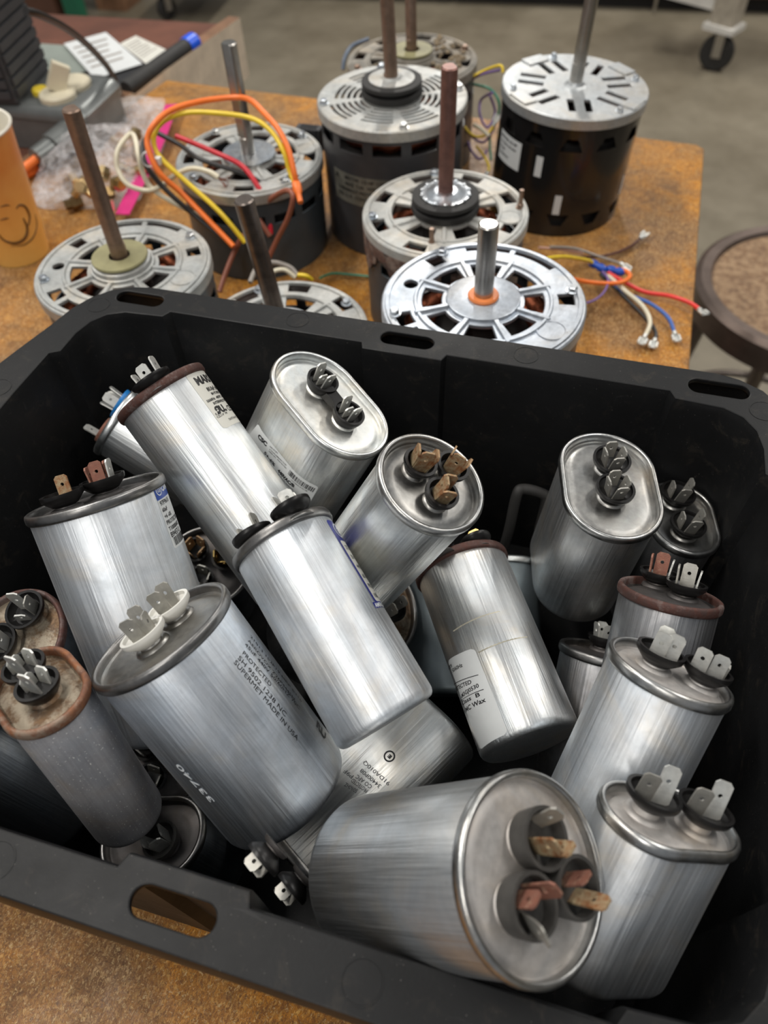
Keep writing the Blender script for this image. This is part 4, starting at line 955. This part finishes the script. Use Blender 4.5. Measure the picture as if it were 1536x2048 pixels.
def shell_label(m, p, w, h, mat='paper_white', name='name_label', off=.0003, lines=None, right=False):
    """label wrapped round the motor shell, its upper left corner at pixel P"""
    rs = m.rad-.0022; o = m.I @ CAM; d = (m.I.to_3x3() @ ray(*p)).normalized()
    A = d.x**2+d.y**2; B = 2*(o.x*d.x+o.y*d.y); C_ = o.x**2+o.y**2-(rs+off)**2; t = (-B-math.sqrt(max(0, B*B-4*A*C_)))/(2*A); q = o+d*t
    a0 = math.atan2(q.y, q.x)-(w/rs if right else 0); n = max(3, int(w/.002)); vs = []; fs = []
    for i in range(n+1):
        a = a0+w/rs*i/n
        vs += [((rs+off)*cos(a), (rs+off)*sin(a), q.z), ((rs+off)*cos(a), (rs+off)*sin(a), q.z-h)]
    for i in range(n): fs.append([2*i, 2*i+1, 2*i+3, 2*i+2])
    me = bpy.data.meshes.new(name); me.from_pydata(vs, [], fs); me.update()
    lb = link(name, me, M[mat], m.root, 60)
    for (tx, dx, dz, sz) in (lines or ()):
        tm = text_mesh(tx, .01)
        for v in tm.vertices:
            a = a0+(dx+v.co.x*sz)/rs; z_ = q.z-dz+v.co.y*sz; v.co = Vector(((rs+off+.0002)*cos(a), (rs+off+.0002)*sin(a), z_))
        link('printed_text', tm, M['ink'], lb)
    return lb

# front motor with the orange washer
m = Motor((-.069, .446, .127), (0, 0, 1), 'clean cast aluminium motor with an orange washer, nearest behind the tote rim', plate='cast', shell='shell_grey', rot=-14)
m.build_shell('rect'); m.bell('web'); m.bolts((36, 144, 222, 318)); m.hub('orange'); m.shaft((978, 447), mat='steel', rad=.0066, flat=False)
m.wire([(1095, 517, .085), (1130, 514, .06), (1175, 521, .03), (1188, 528, .022)], 'yellow', .0019)
m.wire([(1100, 494, .035), (1150, 497, .02), (1195, 512, .012), (1235, 525, .008), (1246, 531, .006)], 'grey', .0013, 'lug')
m.wire([(1125, 548, .05), (1150, 559, .035), (1195, 566, .024), (1240, 565, .020), (1260, 553, .020), (1250, 541, .022), (1225, 538, .020)], 'orange', .0020)
m.wire([(1215, 545, .02), (1252, 566, .014), (1290, 584, .008), (1340, 592, .006), (1380, 606, .008), (1402, 622, .012)], 'scarlet', .0020, 'lug')
m.wire([(1215, 550, .018), (1248, 580, .014), (1285, 612, .010), (1300, 645, .008), (1288, 676, .006)], 'white', .0021, 'lug')
m.wire([(1200, 548, .016), (1245, 590, .010), (1290, 635, .006), (1311, 664, .004), (1308, 684, .004)], 'black', .0018, 'lug')
m.wire([(1205, 545, .018), (1250, 585, .012), (1300, 607, .008), (1336, 635, .006), (1350, 670, .005)], 'blue', .0018, 'lug')
m.wire([(1150, 610, .03), (1185, 602, .02), (1208, 584, .02), (1216, 560, .022), (1205, 543, .022)], 'purple', .0011)
m.wire([(1120, 512, .02), (1180, 514, .010), (1225, 508, .006), (1262, 492, .005), (1284, 474, .006)], 'darkbrown', .0014, 'lug')
m.wire([(1078, 495, .04), (1130, 500, .022), (1165, 506, .012)], 'pink', .0013)
for a_, b_ in (((1178, 523, .022), (1212, 541, .021)), ((1212, 537, .021), (1250, 546, .020))):
    q = [m.I @ at(*a_), m.I @ at(*b_)]; b = MB(); dd = (q[1]-q[0]); 
    b.tube([q[0], q[0]+dd*.12, q[0]+dd*.35, q[0]+dd*.5, q[0]+dd*.65, q[0]+dd*.88, q[1]], [.0016, .0036, .0040, .0028, .0040, .0036, .0016], 12); b.obj('crimp_sleeve', M['shrink'], m.root, 50)
# black motor at the right
m = Motor((-.051, .807, .122), (.05, 0, 1), 'tall gloss black motor with a slotted silver top and three small white stickers', plate='cast_plain', shell='shell_black', rot=20)
m.build_shell('both', n=12, zt=.010, zh=.012, duty=.62); m.bell('slots'); m.bolts((8, 98, 185, 298), .0625, size=.0028); m.shaft((1190, -40), length=.16, mat='steel', rad=.0064)
shell_label(m, (1044, 288), .036, .028, right=True, mat='paper_white', lines=[('MOTOR 1/2 HP', .002, .006, .0042), ('115V 60HZ 1075 RPM', .002, .011, .0030), ('CCW', .002, .017, .0042), ('THERM PROT', .002, .022, .0030)])
for p in ((1074, 311), (1111, 391)): shell_label(m, p, .0070, .0205, 'paper_white', 'sticker', lines=[])
shell_label(m, (1247, 352), .0050, .0205, 'paper_white', 'sticker')
for col, ps in (('yellow', [(1006, 145, .105), (1000, 131, .11), (965, 143, .10), (930, 165, .09), (917, 200, .07), (925, 245, .05), (948, 272, .04), (975, 268, .04), (990, 245, .05)]),
                ('purple', [(1000, 140, .105), (955, 152, .095), (925, 178, .08), (921, 215, .06), (935, 262, .04), (965, 285, .03), (985, 262, .04)]),
                ('purple', [(985, 185, .08), (962, 200, .06), (960, 230, .05), (975, 255, .04), (990, 225, .05), (980, 192, .07)]),
                ('green', [(945, 168, .08), (980, 178, .08), (998, 205, .07), (994, 240, .05), (980, 275, .03), (982, 320, .015)]),
                ('yellow', [(952, 292, .03), (968, 312, .02), (978, 335, .015), (972, 350, .012)]), ('purple', [(930, 262, .03), (942, 300, .02), (960, 318, .015), (975, 300, .02)]),
                ('white', [(948, 250, .045), (962, 258, .045), (978, 272, .04)])):
    m.wire(ps, col, .0014 if col != 'white' else .0022, 'lug' if col == 'yellow' else None)
# cream motor in the middle
m = Motor((-.131, .598, .099), (0, 0, 1), 'dusty cream topped motor with a black rubber hub ring and peeling rusty band', plate='cast_cream', shell='shell_blue', rot=12)
m.build_shell('rect'); m.bell('open'); m.bolts((100, 190, 280), .0625, 'zinc', stud=0); m.bolts((5,), .0640, 'steel_brown', .0028, stud=.016); m.bolts((258,), .0480, 'steel_brown', .0022, stud=.012)
m.hub('rubber'); m.cap_disc(); m.shaft((900, 132), mat='steel_red', rad=.0066)
b = MB(); rs = m.rad+.0002; rg = random.Random(2); top = []; bot = []
cols_ = 90; vs = []; fs = []
for i in range(cols_+1):
    a = R(130+200*i/cols_); jag = .018+.009*sin(i*.37)+rg.uniform(-.003, .003)
    vs += [(rs*cos(a), rs*sin(a), m.H-.008), (rs*cos(a), rs*sin(a), m.H-.008-jag), ((rs-.003)*cos(a), (rs-.003)*sin(a), m.H-.008), ((rs-.003)*cos(a), (rs-.003)*sin(a), m.H-.008-jag)]
for i in range(cols_): a = 4*i; fs += [[a, a+1, a+5, a+4], [a+2, a+6, a+7, a+3], [a+1, a+3, a+7, a+5], [a, a+4, a+6, a+2]]
b.add(vs, fs); b.obj('peeling_band', M['shell_rust'], m.root, 60)
# large grey one at the back centre
m = Motor((-.2145, .731, .130), (0, 0, 1), 'large dark grey motor with concentric vent arcs and a silver nameplate, back centre', plate='cast_dirty', shell='shell_grey', rot=0, rad=.0715)
m.build_shell('rect', n=12, zt=.004, zh=.011, duty=.74); m.bell('arcs'); m.bolts((25, 115, 205, 295), .0650); m.hub('rubber'); 
MB().lathe([(.0215, m.H+.0155), (.0215, m.H+.0166), (.010, m.H+.0172), (.009, m.H+.0185)], 48, cap0=False).obj('hub_cover', M['cast_dirty'], m.root, 30)
m.shaft((769, -60), length=.15, mat='steel_brown', rad=.0068)
M['plate_dull'] = plain('tarnished_nameplate', (.20, .20, .17), .45, .4, .35, 90)
shell_label(m, (668, 332), .075, .030, 'plate_dull', 'nameplate', lines=[('A', .003, .008, .008), ('MOTOR  1/2 HP  115V', .016, .006, .0046), ('60HZ  7.4A  1075 RPM', .016, .012, .0046), ('THERMALLY PROTECTED', .006, .018, .0046), ('INS CL B   CONT AIR OVER', .006, .024, .0046)])
# far grimy one
m = Motor((-.234, .878, .105), (0, 0, 1), 'grime covered motor farthest back, dust clods on its brown top', plate='cast_grime', shell='shell_grey', rot=25, rad=.071)
m.build_shell('rect'); m.bell('open'); m.bolts((10, 100, 190, 280), .0625, 'steel_brown'); m.hub('fibre'); m.shaft((820, -40), length=.11, mat='steel_brown', rad=.006)
b = MB(); rg = random.Random(11)
for i in range(46):
    a = rg.uniform(-.7, 1.3); rr = rg.uniform(.028, .062); s = rg.uniform(.0012, .0042)
    b.lathe([(s*.6, -s*.2), (s, s*.2), (s*.7, s*.7), (s*.2, s)], 7, Matrix.Translation((rr*cos(a), rr*sin(a), m.H+.0006)) @ Matrix.Rotation(rg.uniform(-.4, .4), 4, 'X'))
M['dust'] = plain('grey_brown_dust', (.22, .17, .11), .95, 0, .4, 200, bump=.8); o = b.obj('dust_clods', M['dust'], m.root, 60); o['kind'] = 'stuff'
o = m.wire([(738, 78, .10), (705, 92, .095), (690, 115, .09), (686, 140, .08)], 'bluegrey', .0024)
# motor with the coloured leads
m = Motor((-.340, .663, .092), (.02, 0, 1), 'blue grey motor with a zinc washer and looping coloured leads, left back', plate='cast_dirty', shell='shell_blue', rot=40)
m.build_shell('rect'); m.bell('open'); m.bolts((15, 105, 195, 285), .0625); m.hub('washer'); m.shaft((457, 84), mat='steel', rad=.0068)
shell_label(m, (646, 398), .006, .026, 'paper_white', 'sticker')
bl = MB(); 
for s in (0, 1): 
    q = m.px(612+s*8, 262, m.H-.004); bl.box(q.x-.010, q.y-.005, q.z-.02, q.x+.012, q.y+.006, q.z+.004)
bl.obj('mounting_ear', M['shell_grey'], m.root, 30)
WZ = [(467, 493, .055), (423, 447, .07), (367, 390, .09), (320, 347, .11), (300, 307, .125), (295, 277, .135), (310, 247, .145), (343, 220, .15), (400, 203, .15), (467, 195, .15), (500, 200, .15), (529, 227, .145), (556, 258, .14), (576, 297, .13), (588, 344, .115), (593, 368, .105)]
m.wire(WZ, 'orange', .0026)
m.wire([(490, 485, .055), (440, 425, .08), (375, 366, .10), (330, 325, .115), (310, 297, .125), (309, 268, .135), (328, 242, .142), (370, 226, .145), (430, 226, .145), (500, 236, .142), (540, 260, .137), (566, 300, .128), (580, 345, .112), (590, 368, .105)], 'yellow', .0023)
m.wire([(462, 492, .05), (400, 440, .065), (330, 378, .09), (292, 330, .11), (286, 290, .12), (300, 272, .12)], 'black', .0024)
m.wire([(317, 267, .12), (360, 290, .115), (400, 318, .11), (480, 345, .10), (520, 365, .09), (546, 398, .07), (548, 440, .05)], 'black', .0022)
m.wire([(352, 272, .12), (430, 305, .112), (485, 333, .104), (520, 380, .09), (537, 420, .07), (541, 468, .05)], 'red', .0024)
m.wire([(418, 440, .06), (367, 416, .07), (307, 380, .085), (286, 347, .10), (277, 310, .115), (270, 276, .12), (261, 268, .12), (246, 283, .118), (234, 307, .112), (236, 340, .10), (257, 370, .09), (293, 381, .085), (323, 372, .09), (350, 350, .10), (383, 337, .105), (417, 343, .104), (437, 355, .10)], 'white', .0023, 'bare')
m.wire([(439, 584, .02), (451, 547, .03), (470, 500, .045), (487, 470, .06)], 'brown', .0024)
m.wire([(517, 455, .05), (520, 420, .07), (541, 398, .085), (572, 381, .10), (586, 393, .10), (577, 434, .08), (556, 476, .055), (537, 516, .035)], 'brown', .0024)
m.wire([(540, 472, .05), (524, 448, .06), (519, 440, .062)], 'brown', .0024)
q0, q1 = m.I @ at(591, 362, .107), m.I @ at(601, 405, .098)
MB().tube([q0, q0.lerp(q1, .2), q0.lerp(q1, .5), q0.lerp(q1, .6), q1], [.0030, .0042, .0040, .0026, .0024], 12).obj('splice_cap', M['w_orange'], m.root, 50)
T = Matrix.Translation(m.I @ at(298, 318, .118)); b = MB(); b.lathe([(.0062, -.001), (.0068, -.001), (.0068, .0015), (.0062, .0015)], 20, T @ Matrix.Rotation(R(80), 4, 'X') @ Matrix.Rotation(R(30), 4, 'Y'), cap0=False, cap1=False); b.box(.004, -.003, -.003, .012, .002, .003, T)
b.obj('cable_tie', M['tie'], m.root, 30)
# left motor
m = Motor((-.366, .460, .100), (0, 0, 1), 'cast motor with a yellowed fibre washer and long brown shaft, left behind the tote', plate='cast_dirty', shell='shell_blue', rot=6)
m.build_shell('rect'); m.bell('web'); m.bolts((48, 120, 205, 318), .0625); m.hub('fibre'); m.shaft((142, 216), mat='steel_brown', rad=.0066)
# half hidden motor behind the tote rim
m = Motor((-.2285, .450, .067), (0, 0, 1), 'low motor mostly hidden by the tote rim, dark shaft leaning left', plate='cast_dirty', shell='shell_grey', rot=30, rad=.069)
m.build_shell('rect', zt=.006, zh=.008); m.bell('open'); m.bolts((20, 100, 190, 290), .0605); m.hub('fibre' if False else 'washer'); m.shaft((487, 398), mat='steel_dark', rad=.0070, flat=False)
m.wire([(500, 565, .05), (515, 535, .055), (545, 525, .055), (580, 535, .05), (595, 552, .045)], 'grey', .0022)
m.wire([(535, 560, .05), (548, 543, .055), (570, 540, .055), (590, 555, .048)], 'white', .0020)
m.wire([(596, 550, .05), (612, 552, .05), (624, 560, .045)], 'yellow', .0020)
m.wire([(640, 556, .012), (665, 547, .006), (700, 549, .004), (740, 553, .004)], 'green', .0012)

# ---------------------------------------------------------------- paper cup
pb = at(101, 492, 0.0)
view = Vector((pb.x, pb.y, 0)).normalized(); left = Vector((-view.y, view.x, 0))
cb = Vector((pb.x, pb.y, .0005)) + left*.030 + view*.004
cup = empty('paper_cup', cb, 'orange patterned paper cup with a brown swirl and white rolled lip, left edge', 'cup')
t = NT('orange_printed_paper'); n = t.noise(14, 4, .6); n2 = t.noise(160, 5, .7)
zz = t.N.new('ShaderNodeSeparateXYZ'); t.t.links.new(t.tc.outputs['Object'], zz.inputs[0])
mm = t.N.new('ShaderNodeMath'); mm.operation = 'MULTIPLY'; mm.inputs[1].default_value = 9.5; t.t.links.new(zz.outputs[2], mm.inputs[0])
c1 = t.ramp(mm.outputs[0], [(.05, (.86, .47, .10)), (.45, (.84, .40, .09)), (.95, (.62, .17, .035))])
c1 = t.mix(.35, c1, t.ramp(n, [(.35, (.70, .30, .06)), (.65, (.95, .60, .20))])); t.set(base=c1, rough=.4); M['cup_paper'] = t.m
M['cup_inside'] = plain('white_coated_paper', (.80, .76, .66), .35, 0, .05, 60, bump=0)
h_, r0_, r1_ = .130, .029, .041
MB().lathe([(r0_-.002, .004), (r0_, .0), (r1_, h_)], 64, cap0=True, cap1=False).obj('printed_sleeve', M['cup_paper'], cup, 40)
MB().loft([[(q*cos(2*pi*j/64), q*sin(2*pi*j/64), z) for j in range(64)] for q, z in ((r1_-.0006, h_-.002), (r1_+.0014, h_-.001), (r1_+.0018, h_+.0008), (r1_+.0006, h_+.0022), (r1_-.0010, h_+.0010), (r1_-.0012, h_-.004), (r0_-.0006, .006), (.0005, .006))]).obj('rolled_lip', M['cup_inside'], cup, 40)
M['brown_ink'] = plain('brown_ink', (.12, .05, .012), .5, 0, .2, 60, bump=0)
def on_cup(u, v, off=.0004):
    o = CAM-cb; d = ray(u, v).normalized(); t_ = .2
    while t_ < 1.2:
        p = o+d*t_
        if 0 < p.z < h_ and math.hypot(p.x, p.y) < r0_+(r1_-r0_)*p.z/h_: break
        t_ += .0004
    r_ = math.hypot(p.x, p.y); k = (r_+off)/r_; return Vector((p.x*k, p.y*k, p.z))
for pts, w in (([(32, 418), (38, 410), (50, 413), (58, 430), (57, 448), (52, 454)], .0011), ([(46, 436), (54, 455), (50, 475), (30, 486), (8, 480), (-4, 466)], .0016), ([(70, 428), (73, 450), (66, 474), (48, 489), (22, 492)], .0007), ([(0, 414), (12, 410), (20, 411)], .0007), ([(0, 440), (10, 437), (18, 436)], .0007)):
    q = spline([on_cup(*p) for p in pts], 6); n = len(q); mb = MB()
    mb.tube(q, [w*(.25+.75*sin(pi*i/(n-1))) for i in range(n)], 6); mb.obj('printed_swirl', M['brown_ink'], cup, 60)

# ---------------------------------------------------------------- things on the side bench
# grey cast metal box with cream knobs
HB = .0535
gx = [at(36, 214, HB-.003), at(160, 226, HB-.003)]; d1 = (gx[1]-gx[0]).normalized(); w_ = (gx[1]-gx[0]).length
Mx = oriented(Vector((gx[0].x, gx[0].y, .0)), d1)
M['grey_cast'] = plain('grey_hammered_metal', (.18, .19, .185), .35, .5, .25, 25, bump=.3)
M['cream'] = plain('cream_plastic', (.66, .60, .45), .4, 0, .08, 40, bump=0)
M['yellow_p'] = plain('yellow_plastic', (.80, .60, .04), .4, 0, .1, 40, bump=0)
gb = empty('control_box', Mx, 'grey cast metal control box with cream rotary knobs, on the side bench', 'electrical box')
D_ = (at(198, 160, HB)-at(160, 226, HB)).length+.01
mb = MB(); mb.loft([[(x, y, z) for x, y in rrect(-.13-i, -i*.5, w_+i, D_+i*.5, .012, 5)] for i, z in ((0, 0), (0, HB-.018), (.003, HB-.016), (.003, HB-.010), (-.002, HB-.003), (-.010, HB))], True, True, True); mb.obj('housing', M['grey_cast'], gb, 35)
for (u, v, rr, hh) in ((115, 188, .022, .006), (142, 165, .024, .005)):
    q = Mx.inverted() @ at(u, v, HB+.004); mb = MB(); mb.lathe([(rr, HB-.001), (rr, HB-.001+hh), (rr*.92, HB+.001+hh)], 40, Matrix.Translation((q.x, q.y, 0)), cap0=False)
    if hh > .0055:
        T = Matrix.Translation((q.x-.004, q.y+.004, HB+.007)) @ Matrix.Rotation(R(-50), 4, 'Z') @ Matrix.Rotation(R(-32), 4, 'X'); mb.box(-.006, -.010, 0, .006, .010, .030, T)
    mb.obj('rotary_knob', M['cream'], gb, 35)
q = Mx.inverted() @ at(80, 180, HB+.004); MB().lathe([(.010, HB-.001), (.010, HB+.005), (.008, HB+.007)], 32, Matrix.Translation((q.x, q.y, 0)), cap0=False).obj('yellow_button', M['yellow_p'], gb, 35)
e0 = Mx.inverted() @ at(150, 262, .045); e1 = Mx.inverted() @ at(112, 262, .040)
q0 = Vector((w_-.02, .02, .025)); q1 = Vector((w_-.03, -.035, .022)); q2 = q1+Vector((-.008, -.022, -.002))
mb = MB(); mb.cyl(q0, q1, .017, 24, .016); mb.cyl(q1, q2, .0135, 24, .012); mb.obj('cable_gland', M['grey_cast'], gb, 35)
# orange cord from the gland
O0 = Mx @ q2; pts = [O0, O0+Vector((-.01, -.02, -.006)), at(90, 322, .006), at(55, 348, .0055), at(5, 360, .0055)]
o = MB().tube(spline(pts, 8), .0050, 12).obj('power_cord', M['w_orange'], gb, 60)
for v in o.data.vertices: v.co = Mx.inverted() @ v.co
# dark ribbed enclosure
pA = at(97, 141, HB+.0005); pB = at(36, 208, HB+.0005); ddx = (pA-pB); ddx.z = 0; wl = ddx.length; ddx.normalize(); nn = Vector((-ddx.y, ddx.x, 0))
Mr = oriented(Vector((pB.x, pB.y, HB+.0007)), ddx)
M['rib_grey'] = plain('dark_grey_plastic', (.050, .052, .056), .5, 0, .2, 40)
rbx = empty('ribbed_enclosure', Mr, 'dark grey ribbed enclosure standing at the upper left corner', 'electrical box')
MB().box(0, 0, 0, wl, .16, .24).obj('case', M['rib_grey'], rbx, 20)
rb = MB()
for i in range(19): rb.box(.004, -.0035, .006+i*.0122, wl-.002, 0, .006+i*.0122+.0085)
for i in range(19): rb.box(-.0035, .004, .006+i*.0122, 0, .15, .006+i*.0122+.0085)
rb.obj('cooling_ribs', M['rib_grey'], rbx, 20)
# black cable arching from it
pts = [at(52, 22, .20), at(80, 30, .19), at(130, 55, .16), at(175, 90, .12), at(212, 130, .07), at(230, 160, .035), at(236, 185, .012)]
o = MB().tube(spline(pts, 8), .0036, 12).obj('black_cable', M['w_black'], rbx, 60)
for v in o.data.vertices: v.co = Mr.inverted() @ v.co
MB().cyl(Mr.inverted() @ at(235, 180, .02), Mr.inverted() @ at(241, 196, .004), .0052, 12).obj('cable_plug', M['zinc'], rbx, 40)
# sheets of paper, clipboard, leaflet, tubes
def sheet(name, px, z, mat, label, cat, th=.0006, lines=0, group=None):
    P = [at(u, v, z) for u, v in px]; mb = MB(); c0 = sum(P, Vector())/len(P); n = len(P)
    vs = [(p-c0)+Vector((0, 0, th)) for p in P]+[(p-c0) for p in P]; 
    mb.add(vs, [list(range(n)), list(range(2*n-1, n-1, -1))]+[[i, (i+1) % n, n+(i+1) % n, n+i] for i in range(n)])
    o = mb.obj(name, M[mat], None, 20); o.location = c0; finish(o, label, cat, group)
    if lines and n == 4:
        lm = MB()
        for k in range(lines):
            f = .16+.7*k/lines; a = vs[0].lerp(vs[3], f); b = vs[1].lerp(vs[2], f); g = vs[0].lerp(vs[3], f+.20/lines); h2 = vs[1].lerp(vs[2], f+.20/lines)
            e = Vector((0, 0, .0002)); w1 = .88-.25*((k*7) % 3)/3
            lm.add([a.lerp(b, .1)+e, a.lerp(b, w1)+e, g.lerp(h2, w1)+e, g.lerp(h2, .1)+e], [[0, 1, 2, 3]])
        lm.obj('printed_lines', M['w_grey'], o, None)
    return o
M['clip_green'] = plain('grey_green_folder', (.24, .27, .24), .5, 0, .12, 20); M['folder_black'] = plain('black_folder', (.02, .02, .022), .45, 0, .2, 20)
sheet('folder', [(78, 88), (215, 98), (240, 125), (150, 150), (98, 150)], .001, 'clip_green', 'torn grey green folder lying behind the control box', 'folder', .001)
sheet('folder', [(190, 155), (288, 128), (300, 140), (245, 176), (205, 178)], .0015, 'folder_black', 'black folder edge under the white papers', 'folder', .0018)
sheet('paper_sheet', [(128, 88), (212, 65), (285, 128), (190, 158)], .0055, 'paper_white', 'larger white printed sheet on the folders', 'paper', lines=5)
sheet('paper_sheet', [(240, 88), (272, 72), (332, 100), (292, 128)], .0035, 'paper', 'smaller cream printed sheet right of the large white one', 'paper', lines=7)
p0, p1 = at(252, 180, .012), at(376, 92, .012)
Mt = Matrix.Translation(p0) @ (p1-p0).to_track_quat('Z', 'Y').to_matrix().to_4x4(); Lt = (p1-p0).length
tb = empty('rubber_grip_tube', Mt, 'black padded tube with a bright blue end cap, resting on the side bench', 'tube')
MB().lathe([(.0105, 0), (.0115, .004), (.0115, Lt-.004), (.0105, Lt)], 28).obj('padded_sleeve', M['rubber'], tb, 40)
M['blue_p'] = plain('blue_plastic', (.01, .10, .75), .35, 0, .1, 40, bump=0)
MB().lathe([(.0122, Lt-.006), (.0128, Lt+.002), (.0126, Lt+.016), (.009, Lt+.019)], 28).obj('end_cap', M['blue_p'], tb, 40)
p0, p1 = at(196, 176, .006), at(236, 172, .006); o = MB().cyl(p0, p1, .0050, 16).obj('metal_rod', M['steel'], None, 40); finish(o, 'short bare metal rod between the control box and the black cable', 'rod')

# ---------------------------------------------------------------- zip bag of brass fittings
t = NT('clear_polythene'); t.set(base=(.96, .94, .96), rough=.16, trans=.0, alpha=t.ramp(t.noise(60, 5, .7, None, 1.2), [(.38, .08), (.72, .50)]), spec=.8); t.bump(t.noise(38, 4, .6, None, 1.6), .9, .006); M['bagfilm'] = t.m
cbag = at(196, 352, .0); top = at(270, 218, .0); dB = (top-cbag); dB.z = 0; LB = dB.length; dB.normalize(); sB = Vector((dB.y, -dB.x, 0))
Mb = oriented(Vector((cbag.x, cbag.y, .0)), sB)
bag = empty('zip_bag', Mb, 'crumpled clear plastic zip bag with a magenta seal strip, holding brass fittings', 'bag')
rg = random.Random(4); vs = []; fs = []; NU, NV = 30, 44
from mathutils import noise as mn
for side in (0, 1):
    for j in range(NV+1):
        f = j/NV; y = -.075+f*(LB+.085)
        wd = (.066 if f < .55 else .066-.026*(f-.55)/.45)*(1 if f > .06 else .6+f*6.6)
        prof = sin(pi*min(1, max(0, (f+.02)/.68)))**.7 if f < .66 else .06
        for i in range(NU+1):
            g = i/NU; x = (g-.5)*2*wd; th = (.042*prof)*max(0, 1-(2*g-1)**2)**.6+.003+.014*max(0, f-.6)
            z = (th if side else .0012+.012*max(0, f-.62))
            nz = mn.noise(Vector((x*55, y*55, side*3.1)))*.008+mn.noise(Vector((x*130, y*130, 7)))*.004
            if side: z += nz*(.35+prof*.75)
            if 0 < i < NU: x += mn.noise(Vector((y*40, x*40, 2)))*.003
            vs.append((x, y, max(.0008, z)))
n1 = (NU+1)*(NV+1)
for s in (0, 1):
    for j in range(NV):
        for i in range(NU): a = s*n1+j*(NU+1)+i; fs.append([a, a+1, a+NU+2, a+NU+1])
mb = MB(); mb.add(vs, fs); mb.obj('film', M['bagfilm'], bag, 75)
p0, p1 = at(343, 212, .004), at(246, 428, .003); sp = []
zs = empty('zip_bag_seal', Matrix.Translation(p0)) if False else None
q = [Mb.inverted() @ p for p in (at(343, 210, .016), at(325, 262, .016), at(300, 320, .015), at(272, 375, .014), at(245, 430, .012))]
st_ = spline(q, 6); mb = MB(); ringl = []
for i, p in enumerate(st_):
    tn = (st_[min(i+1, len(st_)-1)]-st_[max(i-1, 0)]).normalized(); sd = tn.cross(Vector((0, 0, 1))).normalized()
    ringl.append([p-sd*.0080, p+sd*.0080, p+sd*.0080+Vector((0, 0, .0012)), p-sd*.0080+Vector((0, 0, .0012))])
mb.loft(ringl, True, True, True); M['magenta'] = plain('magenta_strip', (.62, .03, .20), .35, 0, .1, 60, bump=.1); mb.obj('seal_strip', M['magenta'], bag, 40)
# fittings in the bag
def fitting(r, l):
    b = MB(); b.lathe([(r*.55, 0), (r*.8, 0), (r*.8, l*.35), (r, l*.36), (r, l*.62), (r*.75, l*.63), (r*.75, l), (r*.5, l)], 6 if r > .006 else 14); return b.mesh('brass_fitting')
fm = [fitting(.0075, .020), fitting(.0060, .024), fitting(.0085, .014)]
M['brass_pale'] = plain('pale_brass', (.62, .46, .24), .28, 1, .2, 80, bump=0); M['brass_dark'] = plain('tarnished_brass', (.30, .20, .09), .35, 1, .25, 80, bump=0)
spots = [(135, 372), (148, 392), (165, 372), (165, 402), (186, 392), (205, 360), (215, 395), (235, 330), (225, 412), (250, 300), (262, 345), (245, 370), (178, 345), (275, 320), (268, 282), (150, 352)]
for i, (u, v) in enumerate(spots):
    p = at(u, v, .008+.009*(i % 3)); mt = fm[i % 3].copy()
    o = link('brass_fitting', mt, M['brass_pale' if i % 3 else 'brass_dark'], None, 30)
    o.matrix_world = Matrix.Translation(p) @ Matrix.Rotation(rg.uniform(0, 6), 4, 'Z') @ Matrix.Rotation(R(70+rg.uniform(-30, 30)), 4, 'X')
    finish(o, 'small brass pipe fitting among the others inside the clear zip bag', 'pipe fitting', 'brass fittings in the zip bag')
# black plastic loop by the wall of the tote
q = [(1003, 1110, .05), (1018, 1060, .075), (1033, 992, .10), (1046, 978, .103), (1082, 986, .10), (1092, 1000, .095), (1078, 1060, .07)]
P = [at(*p) for p in q]; c0 = P[0]; o = MB().tube([p-c0 for p in spline(P, 6)], .0032, 10).obj('wire_strap', M['rubber'], None, 60); o.location = c0
finish(o, 'bent black strap standing against the far tote wall beside the free oval capacitor', 'strap')
